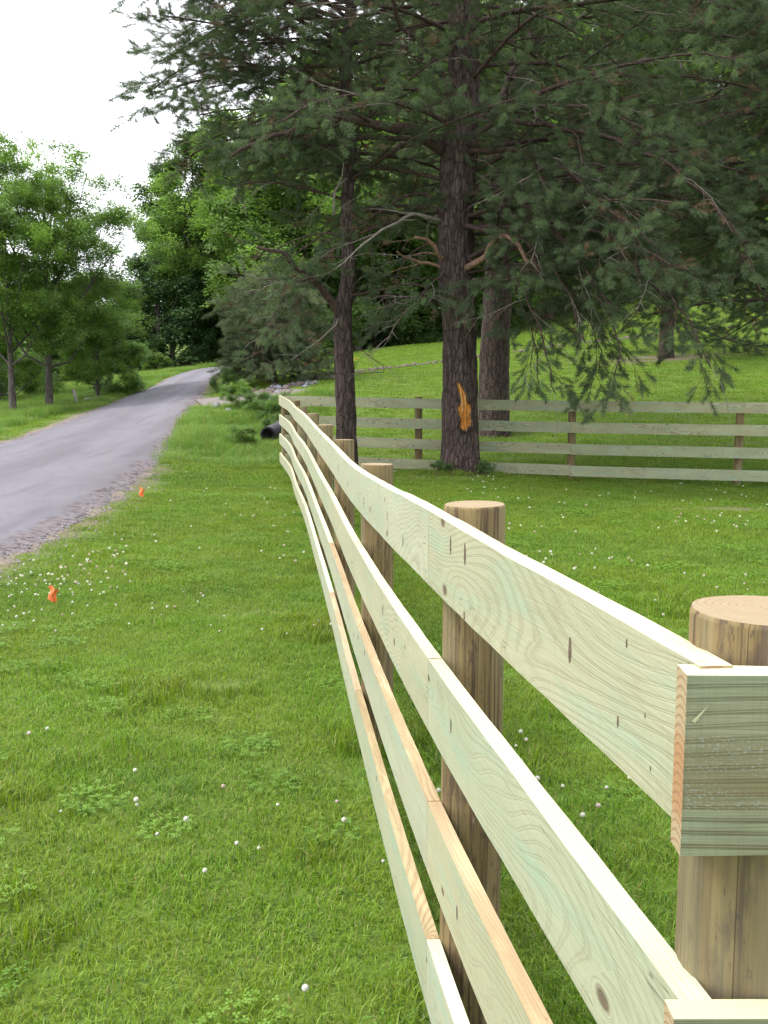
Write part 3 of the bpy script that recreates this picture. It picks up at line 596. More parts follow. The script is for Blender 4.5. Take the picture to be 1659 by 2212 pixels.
scatter_tree('bushpine', [proto('sprig_shape', sprig(20 + i), [M['needle_bush'], M['limb']]) for i in range(2)] + [proto('sprig_shape', sprig(24), [M['needle'], M['limb']]), proto('sprig_dry', sprig(29, n=60), [M['needle_dead'], M['limb']])])
def leaf_clump(seed, n=46, rad=.38, ls=.085):
    r = random.Random(seed); mb = MB()
    for i in range(n):
        d = Vector((r.gauss(0, 1), r.gauss(0, 1), r.gauss(0, .75))).normalized() * rad * r.random() ** .55
        a = Vector((r.uniform(-1, 1), r.uniform(-1, 1), r.uniform(-.6, .15))).normalized(); s = a.cross(Vector((r.uniform(-.5, .5), r.uniform(-.5, .5), 1))).normalized()
        l = ls * r.uniform(.7, 1.3); w = l * .42; mb.add([d, d + a * l + s * w, d + a * l * 2, d + a * l - s * w], [(0, 1, 2, 3)])
    return mb
for nm in ('leaf', 'leaf_bright', 'leaf_dark'):
    scatter_tree(nm, [proto('leaf_clump_shape', leaf_clump(i), [M[nm]]) for i in range(3)])
    scatter_tree(nm + '_fine', [proto('leaf_clump_shape', leaf_clump(40 + i, 105, .30, .050), [M[nm]]) for i in range(3)])

# ------------------------------------------------------------------ pines
def branch_path(p, d, L, n, droop, wob, r):
    pts = [Vector(p)]; d = Vector(d).normalized(); st = L / n
    for i in range(n):
        d = (d + Vector((r.uniform(-wob, wob), r.uniform(-wob, wob), r.uniform(-wob, wob) - droop / n * (0.4 + 1.2 * i / n)))).normalized(); pts.append(pts[-1] + d * st)
    return pts
class Sprigs:
    def __init__(s): s.p = []; s.d = []; s.s = []; s.v = []
    def add(s, p, d, sc, v): s.p.append(tuple(p)); s.d.append(tuple(d)); s.s.append(sc); s.v.append(v)
def dress(pts, rad0, mb, sp, r, leafy=1.0, dens=1.0, reach=0.42, start=.22, deadp=0.06, mi_twig=0, hang=0.25, sc=1.0):
    sc = sc * .88
    """side branches, twigs and needle sprigs along a limb"""
    n = len(pts) - 1; L = sum((pts[i + 1] - pts[i]).length for i in range(n)); side = 1
    step = .27 / dens; s = L * start
    while s < L:
        f = s / L * n; i = min(int(f), n - 1); p = pts[i].lerp(pts[i + 1], f - i); ax = (pts[i + 1] - pts[i]).normalized()
        lat = ax.cross(Vector((0, 0, 1))).normalized() * side; side = -side
        d = (ax * r.uniform(.5, 1.0) + lat * r.uniform(.5, 1.1) + Vector((0, 0, r.uniform(-.35, .35)))).normalized()
        L2 = (reach * L * (1 - s / L) * .7 + r.uniform(.35, .75)) ; L2 = min(L2, 1.9)
        b2 = branch_path(p, d, L2, 5, r.uniform(-.1, hang + .3), .16, r)
        r2 = max(.004, rad0 * (1 - s / L) * .35 + .004); dead = r.random() < deadp
        tube(mb, b2, [r2 * (1 - .75 * k / 5) for k in range(6)], 4, False, 1 if dead else mi_twig)
        s2 = L2 * .22; sd2 = 1
        while s2 < L2:
            f = s2 / L2 * 5; i = min(int(f), 4); q = b2[i].lerp(b2[i + 1], f - i); ax2 = (b2[i + 1] - b2[i]).normalized(); up = Vector((0, 0, 1))
            l2 = ax2.cross(up).normalized() * sd2; sd2 = -sd2
            d3 = (ax2 * r.uniform(.4, 1) + l2 * r.uniform(.3, 1) + up * r.uniform(-.5, .45)).normalized(); L3 = r.uniform(.14, .42)
            b3 = branch_path(q, d3, L3, 2, hang, .25, r); tube(mb, b3, [.0045, .0035, .002], 3, False, 1 if dead else mi_twig)
            if not dead and r.random() < leafy:
                v = 3 if r.random() < .13 else r.randrange(3)
                e = (b3[2] - b3[1]).normalized() + Vector((0, 0, .25)); sp.add(b3[2] - e.normalized() * .08, e, r.uniform(.85, 1.35) * sc, v)
                if r.random() < .75: sp.add(b3[1], (b3[1] - b3[0]).normalized() + Vector((r.uniform(-.6, .6), r.uniform(-.6, .6), r.uniform(-.2, .6))), r.uniform(.8, 1.2) * sc, v)
            s2 += r.uniform(.10, .19) / dens
        if not dead:
            e = (b2[-1] - b2[-2]).normalized() + Vector((0, 0, .2)); sp.add(b2[-1] - e.normalized() * .1, e, 1.25 * sc, r.randrange(3))
        s += step * r.uniform(.7, 1.3)
def trunk_mesh(mb, pts, radii, sides=40, ridge=.022, flare=0.0, seed=0, step=.07):
    P = [Vector(p) for p in pts]; cum = [0]
    for a, b in zip(P[:-1], P[1:]): cum.append(cum[-1] + (b - a).length)
    n = int(cum[-1] / step); vs_ = []
    for i in range(n + 1):
        s = cum[-1] * i / n; x = crom(cum, [p.x for p in P], s); y = crom(cum, [p.y for p in P], s); z = crom(cum, [p.z for p in P], s); r = float(np.interp(s, cum, radii))
        for k in range(sides):
            t = 2 * math.pi * k / sides; fl = flare * math.exp(-s / .28) * (1 + .55 * math.sin(4 * t + seed) + .3 * math.sin(7 * t + 1))
            q = Vector((math.cos(t) * 2.6, math.sin(t) * 2.6, s * .9 + seed)); rd = abs(mnoise.noise(q * 2.2)) * 2 + .5 * mnoise.noise(q * 6)
            rr_ = r + fl + ridge * (rd - .6); vs_.append((x + rr_ * math.cos(t), y + rr_ * math.sin(t), z))
    mb.add(vs_, [(i * sides + k, i * sides + (k + 1) % sides, (i + 1) * sides + (k + 1) % sides, (i + 1) * sides + k) for i in range(n) for k in range(sides)])
def pine(label, base, tpts, trad, limbs, auto, seed, flare=.1, sides=40, key='pine', sprig_sc=1.0, ridge=.022, group=None, step=.07, az_skip=False):
    root = tag(empty('pine_tree', base), label, 'pine tree', group); r = random.Random(seed)
    mb = MB(); trunk_mesh(mb, tpts, trad, sides, ridge, flare, seed, step); tr = mb.build('trunk', M['bark'], root)
    sp = Sprigs()
    for L in limbs:
        mb = MB(); pts = [Vector(p) for p in L['pts']]
        fine = []; n = len(pts)
        cs = [0]
        for a, b in zip(pts[:-1], pts[1:]): cs.append(cs[-1] + (b - a).length)
        m_ = max(6, int(cs[-1] / .18))
        for i in range(m_ + 1):
            s = cs[-1] * i / m_; fine.append(Vector([crom(cs, [p[c] for p in pts], s) for c in range(3)]) + Vector((r.uniform(-1, 1), r.uniform(-1, 1), r.uniform(-1, 1))) * .016 + Vector((n3((i * .35, seed, 1)), n3((i * .35, seed, 5)), n3((i * .35, seed, 9)))) * .09 * min(1, i / 4))
        r0, r1 = L['r']; r0 *= L.get('k', .72); r1 *= .7; tube(mb, fine, [r0 + (r1 - r0) * (i / m_) ** .8 for i in range(m_ + 1)], 8, True, L.get('mi', 0))
        dress(fine, r0, mb, sp, r, L.get('leafy', 1), L.get('dens', 1), L.get('reach', .4), L.get('start', .3), L.get('dead', .1), L.get('mi', 0), L.get('hang', .3), sprig_sc)
        mats = [M['limb'], M['dead'], M['limb_pink']]
        o = mb.build('limb', mats, root)
        if L.get('label'): o['label'] = L['label']
    for (z0, z1, cnt, Lfun, droop, azf) in auto:
        for k in range(cnt):
            z = z0 + (z1 - z0) * (k + r.random()) / cnt; az = azf(r, k)
            # where the trunk is at this height
            i = 0
            while i < len(tpts) - 2 and tpts[i + 1][2] < z: i += 1
            a, b = Vector(tpts[i]), Vector(tpts[i + 1]); c = a.lerp(b, min(1, max(0, (z - a.z) / (b.z - a.z))))
            if az_skip and z < 7.6 and abs((az + math.pi / 2 + math.pi) % (2 * math.pi) - math.pi) < .62: continue
            LL = Lfun(z, az, r); dr = droop(z, r) if callable(droop) else droop
            rl = .012 + LL * .007; pts = branch_path(c, (math.cos(az), math.sin(az), r.uniform(.05, .45)), LL, max(5, int(LL / .35)), dr, .10, r)
            mb = MB(); n = len(pts); tube(mb, pts, [rl * (1 - .8 * i / n) for i in range(n)], 6, True, 0)
            dress(pts, rl, mb, sp, r, .92, 1.0, .38, .2, .13, 0, .3, sprig_sc); mb.build('limb', [M['limb'], M['dead']], root)
    n = len(sp.p); sc = np.array(sp.s); q = np.random.default_rng(seed)
    o = scatter('needles', key, sp.p, dir_euler(np.array(sp.d), q.uniform(0, 6.28, n)), np.c_[sc, sc, sc], sp.v, root); o['kind'] = 'stuff'
    print(label[:30], n, 'sprigs'); return root, tr
def gz_(x, y): return H(x, y)
any_az = lambda r, k: k * 2.399 + r.uniform(-.4, .4)
# the scarred pine in the middle
Y1 = 17.2
def at1(px, py, dy=0): return W(px, py, Y1 + dy)
tp = [at1(996, 1012), at1(994, 900), at1(992, 700), at1(986, 600), at1(984, 480), at1(992, 340), at1(1000, 200), at1(1003, 0), Vector((1.4, 17.3, 11)), Vector((1.5, 17.3, 15))]
base1 = (tp[0].x, Y1, H(tp[0].x, Y1)); tp[0] = Vector((tp[0].x, Y1, base1[2] - .12))
rad1 = [.31, .295, .275, .29, .285, .30, .25, .24, .15, .05]
limbs = [
 dict(pts=[at1(965, 330), at1(900, 285, -.3), at1(850, 278, -.6), at1(790, 265, -.9), at1(740, 258, -1.1), at1(680, 262, -1.3), at1(620, 280, -1.4), at1(560, 305, -1.5), at1(500, 335, -1.6)], r=(.13, .03), dens=.9, reach=.28, start=.3, k=.95, label='thick bare limb arching to the left'),
 dict(pts=[at1(965, 480), at1(900, 465, -.4), at1(850, 482, -.8), at1(800, 515, -1.1), at1(725, 582, -1.3)], r=(.055, .012), mi=1, leafy=.25, dens=.7, reach=.2, dead=.7, label='grey dead branch'),
 dict(pts=[at1(965, 575), at1(945, 545, -.3), at1(925, 520, -.5), at1(895, 512, -.8)], r=(.07, .03), mi=2, leafy=.2, dens=.6, dead=.6),
 dict(pts=[at1(965, 585), at1(930, 570, -.2), at1(880, 560, -.5), at1(850, 545, -.9)], r=(.05, .015), mi=2, leafy=.4, dens=.7, dead=.6),
 dict(pts=[at1(1005, 582, -.2), at1(1045, 560, -.6), at1(1062, 528, -.8), at1(1075, 508, -.9), at1(1100, 515, -1.0), at1(1135, 560, -1.3), at1(1170, 580, -1.6)], r=(.085, .035), mi=2, leafy=.5, dens=.6, dead=.5, start=.5, label='pinkish crooked limb with peeling bark'),
 dict(pts=[at1(1000, 488, -.2), at1(1060, 500, -.6), at1(1100, 508, -1.0), at1(1180, 560, -1.5), at1(1230, 640, -1.9), at1(1260, 740, -2.1)], r=(.06, .015), dead=.3),
 dict(pts=[at1(1010, 590, -.2), at1(1080, 582, -.5), at1(1180, 590, -.9), at1(1280, 598, -1.3), at1(1360, 650, -1.6)], r=(.04, .010), dead=.3, hang=.6),
 dict(pts=[at1(1010, 560, -.2), at1(1100, 600, -.9), at1(1150, 670, -1.4), at1(1180, 760, -1.7), at1(1200, 850, -1.8)], r=(.04, .012), dead=.4, hang=.7),
 dict(pts=[at1(1010, 420, -.2), at1(1100, 430, -.8), at1(1200, 500, -1.4), at1(1300, 640, -1.9), at1(1340, 760, -2.2), at1(1330, 820, -2.3)], r=(.06, .012), dead=.25, hang=.7),
 dict(pts=[at1(1010, 330, -.2), at1(1150, 330, -.9), at1(1300, 430, -1.8), at1(1420, 590, -2.3), at1(1500, 720, -2.6), at1(1540, 800, -2.7)], r=(.07, .010), dead=.3, hang=.6, start=.2),
 dict(pts=[at1(1010, 255, -.1), at1(1150, 268, -.6), at1(1250, 285, -1.1), at1(1350, 312, -1.5), at1(1500, 400, -2.0), at1(1600, 520, -2.3), at1(1650, 640, -2.5)], r=(.08, .012), hang=.5),
 dict(pts=[at1(990, 560, .1), at1(930, 620, -.5), at1(880, 670, -.9), at1(840, 730, -1.0)], r=(.035, .010), dead=.4, hang=.6),
 dict(pts=[at1(985, 450, .1), at1(900, 420, .3), at1(800, 470, .2), at1(700, 560, 0), at1(640, 660, 0)], r=(.05, .010), dead=.3, hang=.6),
 dict(pts=[at1(965, 665, 0), at1(925, 648, -.3), at1(860, 645, -.6), at1(820, 670, -.9)], r=(.04, .012), dead=.6, hang=.6, leafy=.6),
 dict(pts=[at1(1010, 500, .2), at1(1070, 560, -.3), at1(1130, 660, -.6), at1(1160, 760, -.9), at1(1165, 830, -1.0)], r=(.04, .010), dead=.1, hang=.6, dens=1.2),
 dict(pts=[at1(1010, 450, .2), at1(1090, 520, -.2), at1(1230, 620, -.5), at1(1290, 730, -.7), at1(1290, 810, -.8)], r=(.04, .010), dead=.1, hang=.6, dens=1.2),
 dict(pts=[at1(975, 520, .2), at1(900, 540, .5), at1(850, 600, .7), at1(830, 690, .8)], r=(.035, .010), dead=.1, hang=.6, dens=1.2),
 dict(pts=[at1(985, 230, 0), at1(930, 120, -.5), at1(870, 60, -1.0), at1(850, 0, -1.3), at1(820, -60, -1.6)], r=(.10, .03)),
 dict(pts=[at1(1010, 600, 0), at1(1060, 610, -.5), at1(1110, 600, -.9), at1(1200, 590, -1.0), at1(1290, 560, -1.2)], r=(.03, .01), dead=.7, mi=1, leafy=.3),
]
pine1, trunk1 = pine('tall pine with an orange bark wound on its thick trunk, standing inside the back fence', base1, tp, rad1, limbs,
     [(4.3, 8.8, 40, lambda z, az, r: r.uniform(3.2, 5.4), lambda z, r: r.uniform(.1, 1.1), any_az), (3.5, 4.9, 14, lambda z, az, r: r.uniform(3.0, 4.8), lambda z, r: r.uniform(.5, 1.1), lambda r, k: r.uniform(-1.0, .7)), (8.6, 14, 14, lambda z, az, r: (16 - z) * .65, .5, any_az)], 11, flare=.19, sides=64, step=.05, az_skip=True)
# bark wound: raised torn rim and stripped wood, wrapped round the trunk's camera side
outline = [(994.8, 829.8), (1001.1, 840.7), (1008.9, 853.2), (1010.4, 867.3), (1016.7, 872.0), (1019.0, 881.3), (1016.7, 895.4), (1019.8, 907.9), (1019.0, 918.8), (1013.6, 918.8), (1008.9, 927.4), (997.9, 926.7), (993.3, 920.4), (993.3, 903.2), (990.1, 893.8), (987.8, 878.2), (993.3, 870.4), (992.5, 853.2), (988.6, 847.0), (987.0, 834.5), (990.9, 824.3)]
def on_trunk(px, py, out):
    p = at1(px, py); zc = p.z; cx = float(np.interp(-zc, [-q.z for q in reversed(tp)], [q.x for q in reversed(tp)])); rdd = .30 + out
    dx = max(-rdd * .97, min(rdd * .97, p.x * (Y1 - .3) / Y1 - cx)); return Vector((cx + dx, Y1 - math.sqrt(rdd ** 2 - dx ** 2), zc))
mb = MB(); cen = (1004, 893); rings = [1.0, .86, .6, .3]; vs_ = []
for ri, rg in enumerate(rings):
    for (px, py) in outline:
        jg = 1.04 + .12 * n3((px * .9, py * .7, 3)); a, b_ = cen[0] + (px - cen[0]) * rg * jg, cen[1] + (py - cen[1]) * rg * jg; vs_.append(on_trunk(a, b_, (.012, .026, .016, .018)[ri] + .008 * n3((px * .3, py * .2, ri))))
vs_.append(on_trunk(cen[0], cen[1], .014)); n = len(outline)
fs = [(r_ * n + k, r_ * n + (k + 1) % n, (r_ + 1) * n + (k + 1) % n, (r_ + 1) * n + k) for r_ in range(3) for k in range(n)] + [(3 * n + k, 3 * n + (k + 1) % n, 4 * n) for k in range(n)]
mb.add(vs_, fs); o = mb.build('bark_wound', M['scar'], pine1); o['label'] = 'orange patch where bark is stripped off'
mb = MB(); rim = []
for k in range(n * 3 + 1):
    i = (k // 3) % n; f = (k % 3) / 3; a0, a1 = outline[i], outline[(i + 1) % n]; rim.append(on_trunk(cen[0] + (a0[0] * (1 - f) + a1[0] * f - cen[0]) * 1.12 + .8 * n3((k * 1.1, 2, 2)), cen[1] + (a0[1] * (1 - f) + a1[1] * f - cen[1]) * 1.07, (.034 + .012 * n3((k * .9, 7, 1)))))
tube(mb, rim, [.022 + .020 * n3((k * 1.7, 5, 5)) for k in range(len(rim))], 6, False); o = mb.build('wound_rim', M['bark'], pine1); o['label'] = 'torn bark lip round the wound'
# slimmer pine to its left
Y2 = 17.5
def at2(px, py, dy=0): return W(px, py, Y2 + dy)
tp2 = [at2(750, 1000), at2(747, 900), at2(742, 750), at2(740, 680), at2(752, 600), at2(750, 450), at2(757, 320), at2(745, 180), at2(760, 0), Vector((-.4, 17.6, 10)), Vector((-.4, 17.6, 13))]
base2 = (tp2[0].x, Y2, H(tp2[0].x, Y2)); tp2[0] = Vector((tp2[0].x, Y2, base2[2] - .1))
limbs2 = [
 dict(pts=[at2(738, 690), at2(715, 650, -.2), at2(690, 620, -.4), at2(665, 600, -.6), at2(640, 575, -.8), at2(610, 545, -1.0), at2(585, 538, -1.1), at2(552, 535, -1.2)], r=(.085, .035), leafy=.4, dens=.5, reach=.15, dead=.4, k=1, label='dark forked limb bending up to the left'),
 dict(pts=[at2(680, 612, -.5), at2(640, 608, -.6), at2(600, 602, -.8), at2(560, 604, -.9)], r=(.03, .010), leafy=.4, dead=.4, dens=.6),
 dict(pts=[at2(735, 680, -.1), at2(722, 705, -.2), at2(700, 725, -.3), at2(660, 752, -.4), at2(628, 778, -.5)], r=(.025, .010), mi=1, leafy=0, dens=.08, dead=1, start=.9, label='pale dead branch slanting down to the left'),
 dict(pts=[at2(750, 640), at2(820, 625, -.3), at2(900, 615, -.5), at2(960, 650, -.7)], r=(.03, .01), dead=.4, hang=.6),
 dict(pts=[at2(755, 560), at2(690, 560, -.4), at2(620, 620, -.8), at2(580, 700, -1.0), at2(560, 760, -1.1)], r=(.03, .008), dead=.3, hang=.7),
 dict(pts=[at2(755, 380), at2(720, 420, -.4), at2(722, 470, -.7), at2(740, 350, -.9)], r=(.03, .01), dead=.8, mi=1, leafy=.1, dens=.4),
 dict(pts=[at2(755, 745), at2(800, 770, -.3), at2(830, 800, -.5), at2(780, 810, -.7)], r=(.016, .006), dead=.8, leafy=.15, dens=.7),
]
def len2(z, az, r):
    L = r.uniform(2.6, 3.9)
    return L if math.cos(az) > -.3 else min(L, 1.4 + (z - 3.9) * .75)
pine2, _ = pine('slim dark pine with a forked lower limb, left of the scarred pine', base2, tp2, [.185, .17, .16, .155, .12, .105, .10, .10, .09, .07, .03], limbs2,
     [(3.9, 8.2, 24, len2, lambda z, r: r.uniform(.2, 1.0), any_az), (5.4, 9.2, 24, lambda z, az, r: 2.2 + (z - 5.4) * .85 + r.uniform(-.5, .3), .35, lambda r, k: math.pi + r.uniform(-.75, .75)), (8.2, 12.5, 10, lambda z, az, r: (14 - z) * .6, .5, any_az)], 22, flare=.05, sides=32, az_skip=True)
# pine beyond the back fence
Y3 = 24.0
def at3(px, py, dy=0): return W(px, py, Y3 + dy)
tp3 = [at3(1067, 945), at3(1067, 880), at3(1068, 780), at3(1074, 650), at3(1082, 480), at3(1086, 300), at3(1110, 180), at3(1150, 80), at3(1165, 0), Vector((4.1, 24, 14)), Vector((4.2, 24, 17))]
base3 = (tp3[0].x, Y3, H(tp3[0].x, Y3)); tp3[0] = Vector((tp3[0].x, Y3, base3[2] - .15))
pine3, _ = pine('stout dark pine trunk seen right behind the back fence', base3, tp3, [.37, .36, .35, .32, .28, .25, .24, .22, .2, .15, .05], [],
     [(5.5, 11.5, 32, lambda z, az, r: r.uniform(3.5, 5.5), lambda z, r: r.uniform(.3, 1.0), any_az), (11.5, 16.5, 8, lambda z, az, r: (18 - z) * .6, .5, any_az)], 33, flare=.06, sides=36, sprig_sc=1.15)
# pine just outside the frame on the right whose boughs fill the upper right
bX, bY = 9.3, 18.6; bz0 = H(bX, bY)
pine4, _ = pine('wide pine at the right edge with boughs hanging over the back fence', (bX, bY, bz0), [(bX, bY, bz0 - .15), (bX, bY, 3), (bX + .1, bY, 7), (bX, bY, 12), (bX, bY, 15)], [.33, .28, .25, .14, .05], [],
     [(3.0, 4.6, 12, lambda z, az, r: r.uniform(3.6, 5.4), lambda z, r: r.uniform(.2, .7), lambda r, k: math.pi + r.uniform(-.9, .9)), (4.0, 10.5, 46, lambda z, az, r: r.uniform(3.8, 6.2), lambda z, r: r.uniform(.15, 1.0), lambda r, k: math.pi + r.uniform(-1.35, 1.35)), (4.5, 13.5, 10, lambda z, az, r: (16 - z) * .4, .5, lambda r, k: r.uniform(-1.4, 1.4))], 44, flare=.1, sides=24, step=.15)
# smaller pine up the slope
bX, bY = 10.4, 38.0; bz0 = H(bX, bY)
pine5, _ = pine('small pine up the slope with a short trunk in its own shade', (bX, bY, bz0), [(bX, bY, bz0 - .15), (bX, bY, 4), (bX + .05, bY, 8), (bX + .2, bY, 13)], [.28, .25, .2, .05],
     [dict(pts=[(bX, bY, 4.0), (bX + 1.2, bY - .3, 3.5), (bX + 2.6, bY - .5, 3.0), (bX + 4.0, bY - .6, 2.95)], r=(.08, .02), hang=.5), dict(pts=[(bX, bY, 4.0), (bX - .9, bY - .3, 4.8), (bX - 1.6, bY - .5, 5.4)], r=(.06, .02))],
     [(4.6, 11, 26, lambda z, az, r: r.uniform(2.6, 4.3), lambda z, r: r.uniform(.3, 1.0), any_az)], 55, flare=.08, sides=24, sprig_sc=1.4, step=.15)
# low bushy pine beside the driveway
bX, bY = -3.85, 35.4; bz0 = H(bX, bY)
pine6, _ = pine('low bushy grey-green pine spreading beside the road bend', (bX, bY, bz0), [(bX, bY, bz0 - .1), (bX, bY, bz0 + 2), (bX + .1, bY, bz0 + 3.0), (bX, bY, bz0 + 3.9)], [.16, .13, .08, .02], [],
     [(bz0 + .25, bz0 + 2.2, 50, lambda z, az, r: r.uniform(1.2, 2.0) if math.cos(az) > -.3 else r.uniform(1.0, 1.5), lambda z, r: r.uniform(.3, 1.0), any_az), (bz0 + 2.0, bz0 + 3.4, 20, lambda z, az, r: max(.5, (bz0 + 4.6 - z) * .8), .15, any_az)], 66, flare=.05, sides=16, key='bushpine', sprig_sc=1.5, step=.15)

# ------------------------------------------------------------------ deciduous trees and shrubs
def decid(label, x, y, h, rad, zc0, key, clumps, seed, tr=.2, cs=1.0, lobes=9, cat='tree', name='tree', group=None, lean=(0, 0), broad=0.0):
    r = random.Random(seed); q = np.random.default_rng(seed); z0 = H(x, y); root = tag(empty(name, (x, y, z0)), label, cat, group)
    top = z0 + h; mb = MB(); mid = z0 + max(zc0 * 1.2, h * .45)
    tp_ = [Vector((x, y, z0 - .2)), Vector((x + lean[0] * .3, y, z0 + zc0 * .6)), Vector((x + lean[0] * .7, y + lean[1] * .5, mid)), Vector((x + lean[0], y + lean[1], z0 + h * .82))]
    fine = [Vector([crom([0, 1, 2, 3], [p[c] for p in tp_], i / 4) for c in range(3)]) for i in range(13)]
    tube(mb, fine, [tr * (1.15 if i == 0 else 1) * (1 - .8 * i / 12) for i in range(13)], 10); mb.build('trunk', M['barkd'], root)
    L = []; mb = MB()
    for k in range(lobes):
        f = (k + .5) / lobes; zz = z0 + zc0 + (h - zc0) * (f ** .85); a = k * 2.4 + r.uniform(-.5, .5)
        prof = max(broad, math.sin(math.pi * min(1, .16 + .80 * f)) ** .7); off = rad * prof * r.uniform(.45, .8) * (0.25 if k == lobes - 1 else 1)
        c = Vector((x + lean[0] * f + off * math.cos(a), y + lean[1] * f + off * math.sin(a), zz)); lr = rad * r.uniform(.36, .52) * (.55 + .5 * prof); L.append((c, lr))
        i = min(11, max(2, int(12 * (.36 + .46 * f)))); st = fine[i]; midp = st.lerp(c, .5) + Vector((0, 0, -.12 * rad))
        tube(mb, [st, midp, c, c + (c - midp) * .5], [tr * .42 * (1 - .6 * f), tr * .25, tr * .12, tr * .04], 5, False)
    mb.build('limbs', M['barkd'], root)
    P = []; tot = sum(lr ** 2 for c, lr in L)
    for c, lr in L:
        m_ = max(6, int(clumps * lr ** 2 / tot)); ns = max(4, m_ // 14)
        d = q.normal(size=(ns, 3)); d /= np.linalg.norm(d, axis=1, keepdims=True); sc_ = np.array(c) + d * (lr * q.uniform(.45, 1.12, ns))[:, None] * np.array([1.1, 1.1, .8])
        w_ = q.uniform(.13, .24, ns) * lr + .08 * cs; k = q.integers(0, ns, m_); e = q.normal(size=(m_, 3)); P.append(sc_[k] + e * w_[k][:, None] * np.array([1, 1, .6]))
    P = np.concatenate(P); P = P[P[:, 2] > Hn(P[:, 0], P[:, 1]) + (.15 if h > .3 else .03)]; n = len(P); s = q.uniform(.65, 1.3, n) * cs
    o = scatter('crown', key, P, np.c_[q.uniform(-.5, .5, n), q.uniform(-.5, .5, n), q.uniform(0, 6.28, n)], np.c_[s, s, s * .85], q.integers(0, 3, n), root); o['kind'] = 'stuff'
    return root
decid('open-crowned tree with a dark straight trunk beyond the left verge of the road', -11.45, 35, 8.0, 3.5, 2.4, 'leaf_bright_fine', 1250, 101, .15, .95, 17, lean=(.1, 0), broad=.8)
decid('tree with a pale grey trunk at the left edge of the photograph', -12.15, 33.5, 7.2, 2.6, 2.6, 'leaf_bright_fine', 900, 102, .13, .95, 13, broad=.7)
decid('low bushy tree hanging to the grass by the left side of the road', -10.75, 38.5, 4.4, 1.9, .3, 'leaf_bright_fine', 850, 103, .10, .85, 10)
decid('leafy tree left of the low bushy tree, behind the two trunks', -15.6, 41.5, 6.0, 2.6, .6, 'leaf_bright_fine', 800, 104, .12, .95, 10)
decid('broad green tree above the road bend, left of the pines', -9.6, 63, 14.0, 4.6, 2.0, 'leaf_bright', 1700, 105, .3, 1.35, 17)
decid('dark tree rising behind the road crest', -15.2, 74, 11.0, 3.4, 1.0, 'leaf_dark', 1100, 106, .3, 1.45, 14)
decid('slender green tree filling the gap between the road crest and the slim pine', -12.0, 66, 14.5, 2.7, 4.0, 'leaf', 1000, 108, .2, 1.3, 12)
decid('mid-green tree right of the broad tree above the bend', -5.2, 58, 14, 5.0, 1.6, 'leaf_bright', 1400, 107, .28, 1.35, 13)
FOR = 'trees of the wood closing the view'
spec = [(-13.2, 60.5, 5.5, 3.4, .1, 'leaf_dark'), (-9.5, 66, 6.5, 3.8, .1, 'leaf_dark'), (-17, 62, 6, 3.2, .1, 'leaf_dark'), (-5.5, 64, 7, 4, .1, 'leaf_dark'), (-22, 66, 6, 3.8, .2, 'leaf'), (-28, 72, 7, 4.2, .2, 'leaf'),
        (-34, 80, 7.5, 4.6, .2, 'leaf_dark'), (-24, 84, 7.5, 4.6, .3, 'leaf_bright'), (-41, 88, 8, 5, .3, 'leaf'), (-16, 92, 8.5, 5, .5, 'leaf'), (-20, 48, 3.2, 2.4, .05, 'leaf'), (-25.5, 50, 3.0, 2.6, .05, 'leaf_bright'), (-18.5, 56, 5, 3, .1, 'leaf'), (-31, 56, 4.5, 3.4, .1, 'leaf'), 
        (-1.5, 60, 18, 5.8, 2.6, 'leaf_bright'), (4.5, 62, 20, 6.2, 2.4, 'leaf_bright'), (10.5, 66, 21, 6.8, 2.6, 'leaf'), (17, 70, 22, 7, 2.6, 'leaf_bright'), (24, 72, 22, 6.6, 2.6, 'leaf'), (31, 74, 22, 6.6, 2, 'leaf_bright'),
        (1.5, 70, 17, 6, .5, 'leaf'), (8, 76, 18, 6.5, .5, 'leaf_bright'), (-4, 70, 15, 6, .5, 'leaf'), (14.5, 80, 20, 7, .5, 'leaf'), (22, 86, 22, 7.5, .5, 'leaf_dark'), (-10, 80, 15, 6.5, .6, 'leaf_dark')] + [(-.5 + 5.2 * k, 63.5 + 1.6 * k, 8.0, 4.2, .05, ('leaf', 'leaf_bright')[k % 2]) for k in range(6)]
WHERE = ['dark bush-like tree at the far left side of the road crest', 'dark low tree right behind the road crest', 'dark low tree left of the road crest', 'dark low tree between the crest and the bushy pine', 'mid-green tree behind the field at left', 'rounder green tree further left behind the field',
         'dark tree at the back of the left field', 'bright tree above the field hedge', 'far tree at the left end of the field', 'tall green tree in the gap between the left trees and the wood', 'low hedge bush at the near side of the field', 'bright hedge bush at the edge of the field', 'hedge bush between the field and the road', 'wide hedge bush at the far left of the field',
         'bright tree seen between the slim pine and the scarred pine', 'bright tree seen right behind the scarred pine', 'green tree seen right of the stout pine', 'bright tree above the small pine', 'green tree at the top of the right slope', 'bright tree at the far right of the slope',
         'green tree of the back row behind the scarred pine', 'green tree of the back row right of the stout pine', 'green tree of the back row behind the slim pine', 'green tree of the back row above the small pine', 'dark tree of the back row at the right', 'dark tree of the back row above the road bend'] + ['low leafy wood-edge tree, %s from the slim pine rightwards' % w for w in ('first', 'second', 'third', 'fourth', 'fifth', 'sixth')]
for i, ((x, y, h, rd, zc, k), lb) in enumerate(zip(spec, WHERE)):
    decid(lb, x, y, h, rd, zc, k, (1900 if h > 14 else 1000) if h > 8 else (900 if h == 8.0 else 700), 200 + i, .16 + h * .008, 1.7 if h > 14 else 1.35, 14 if h > 14 else 10, group=FOR)
decid('leafy tree at the right edge whose lowest leaves hang over the slope', 16.3, 34, 9, 4.2, 1.9, 'leaf_bright_fine', 1800, 301, .22, 1.0, 13)
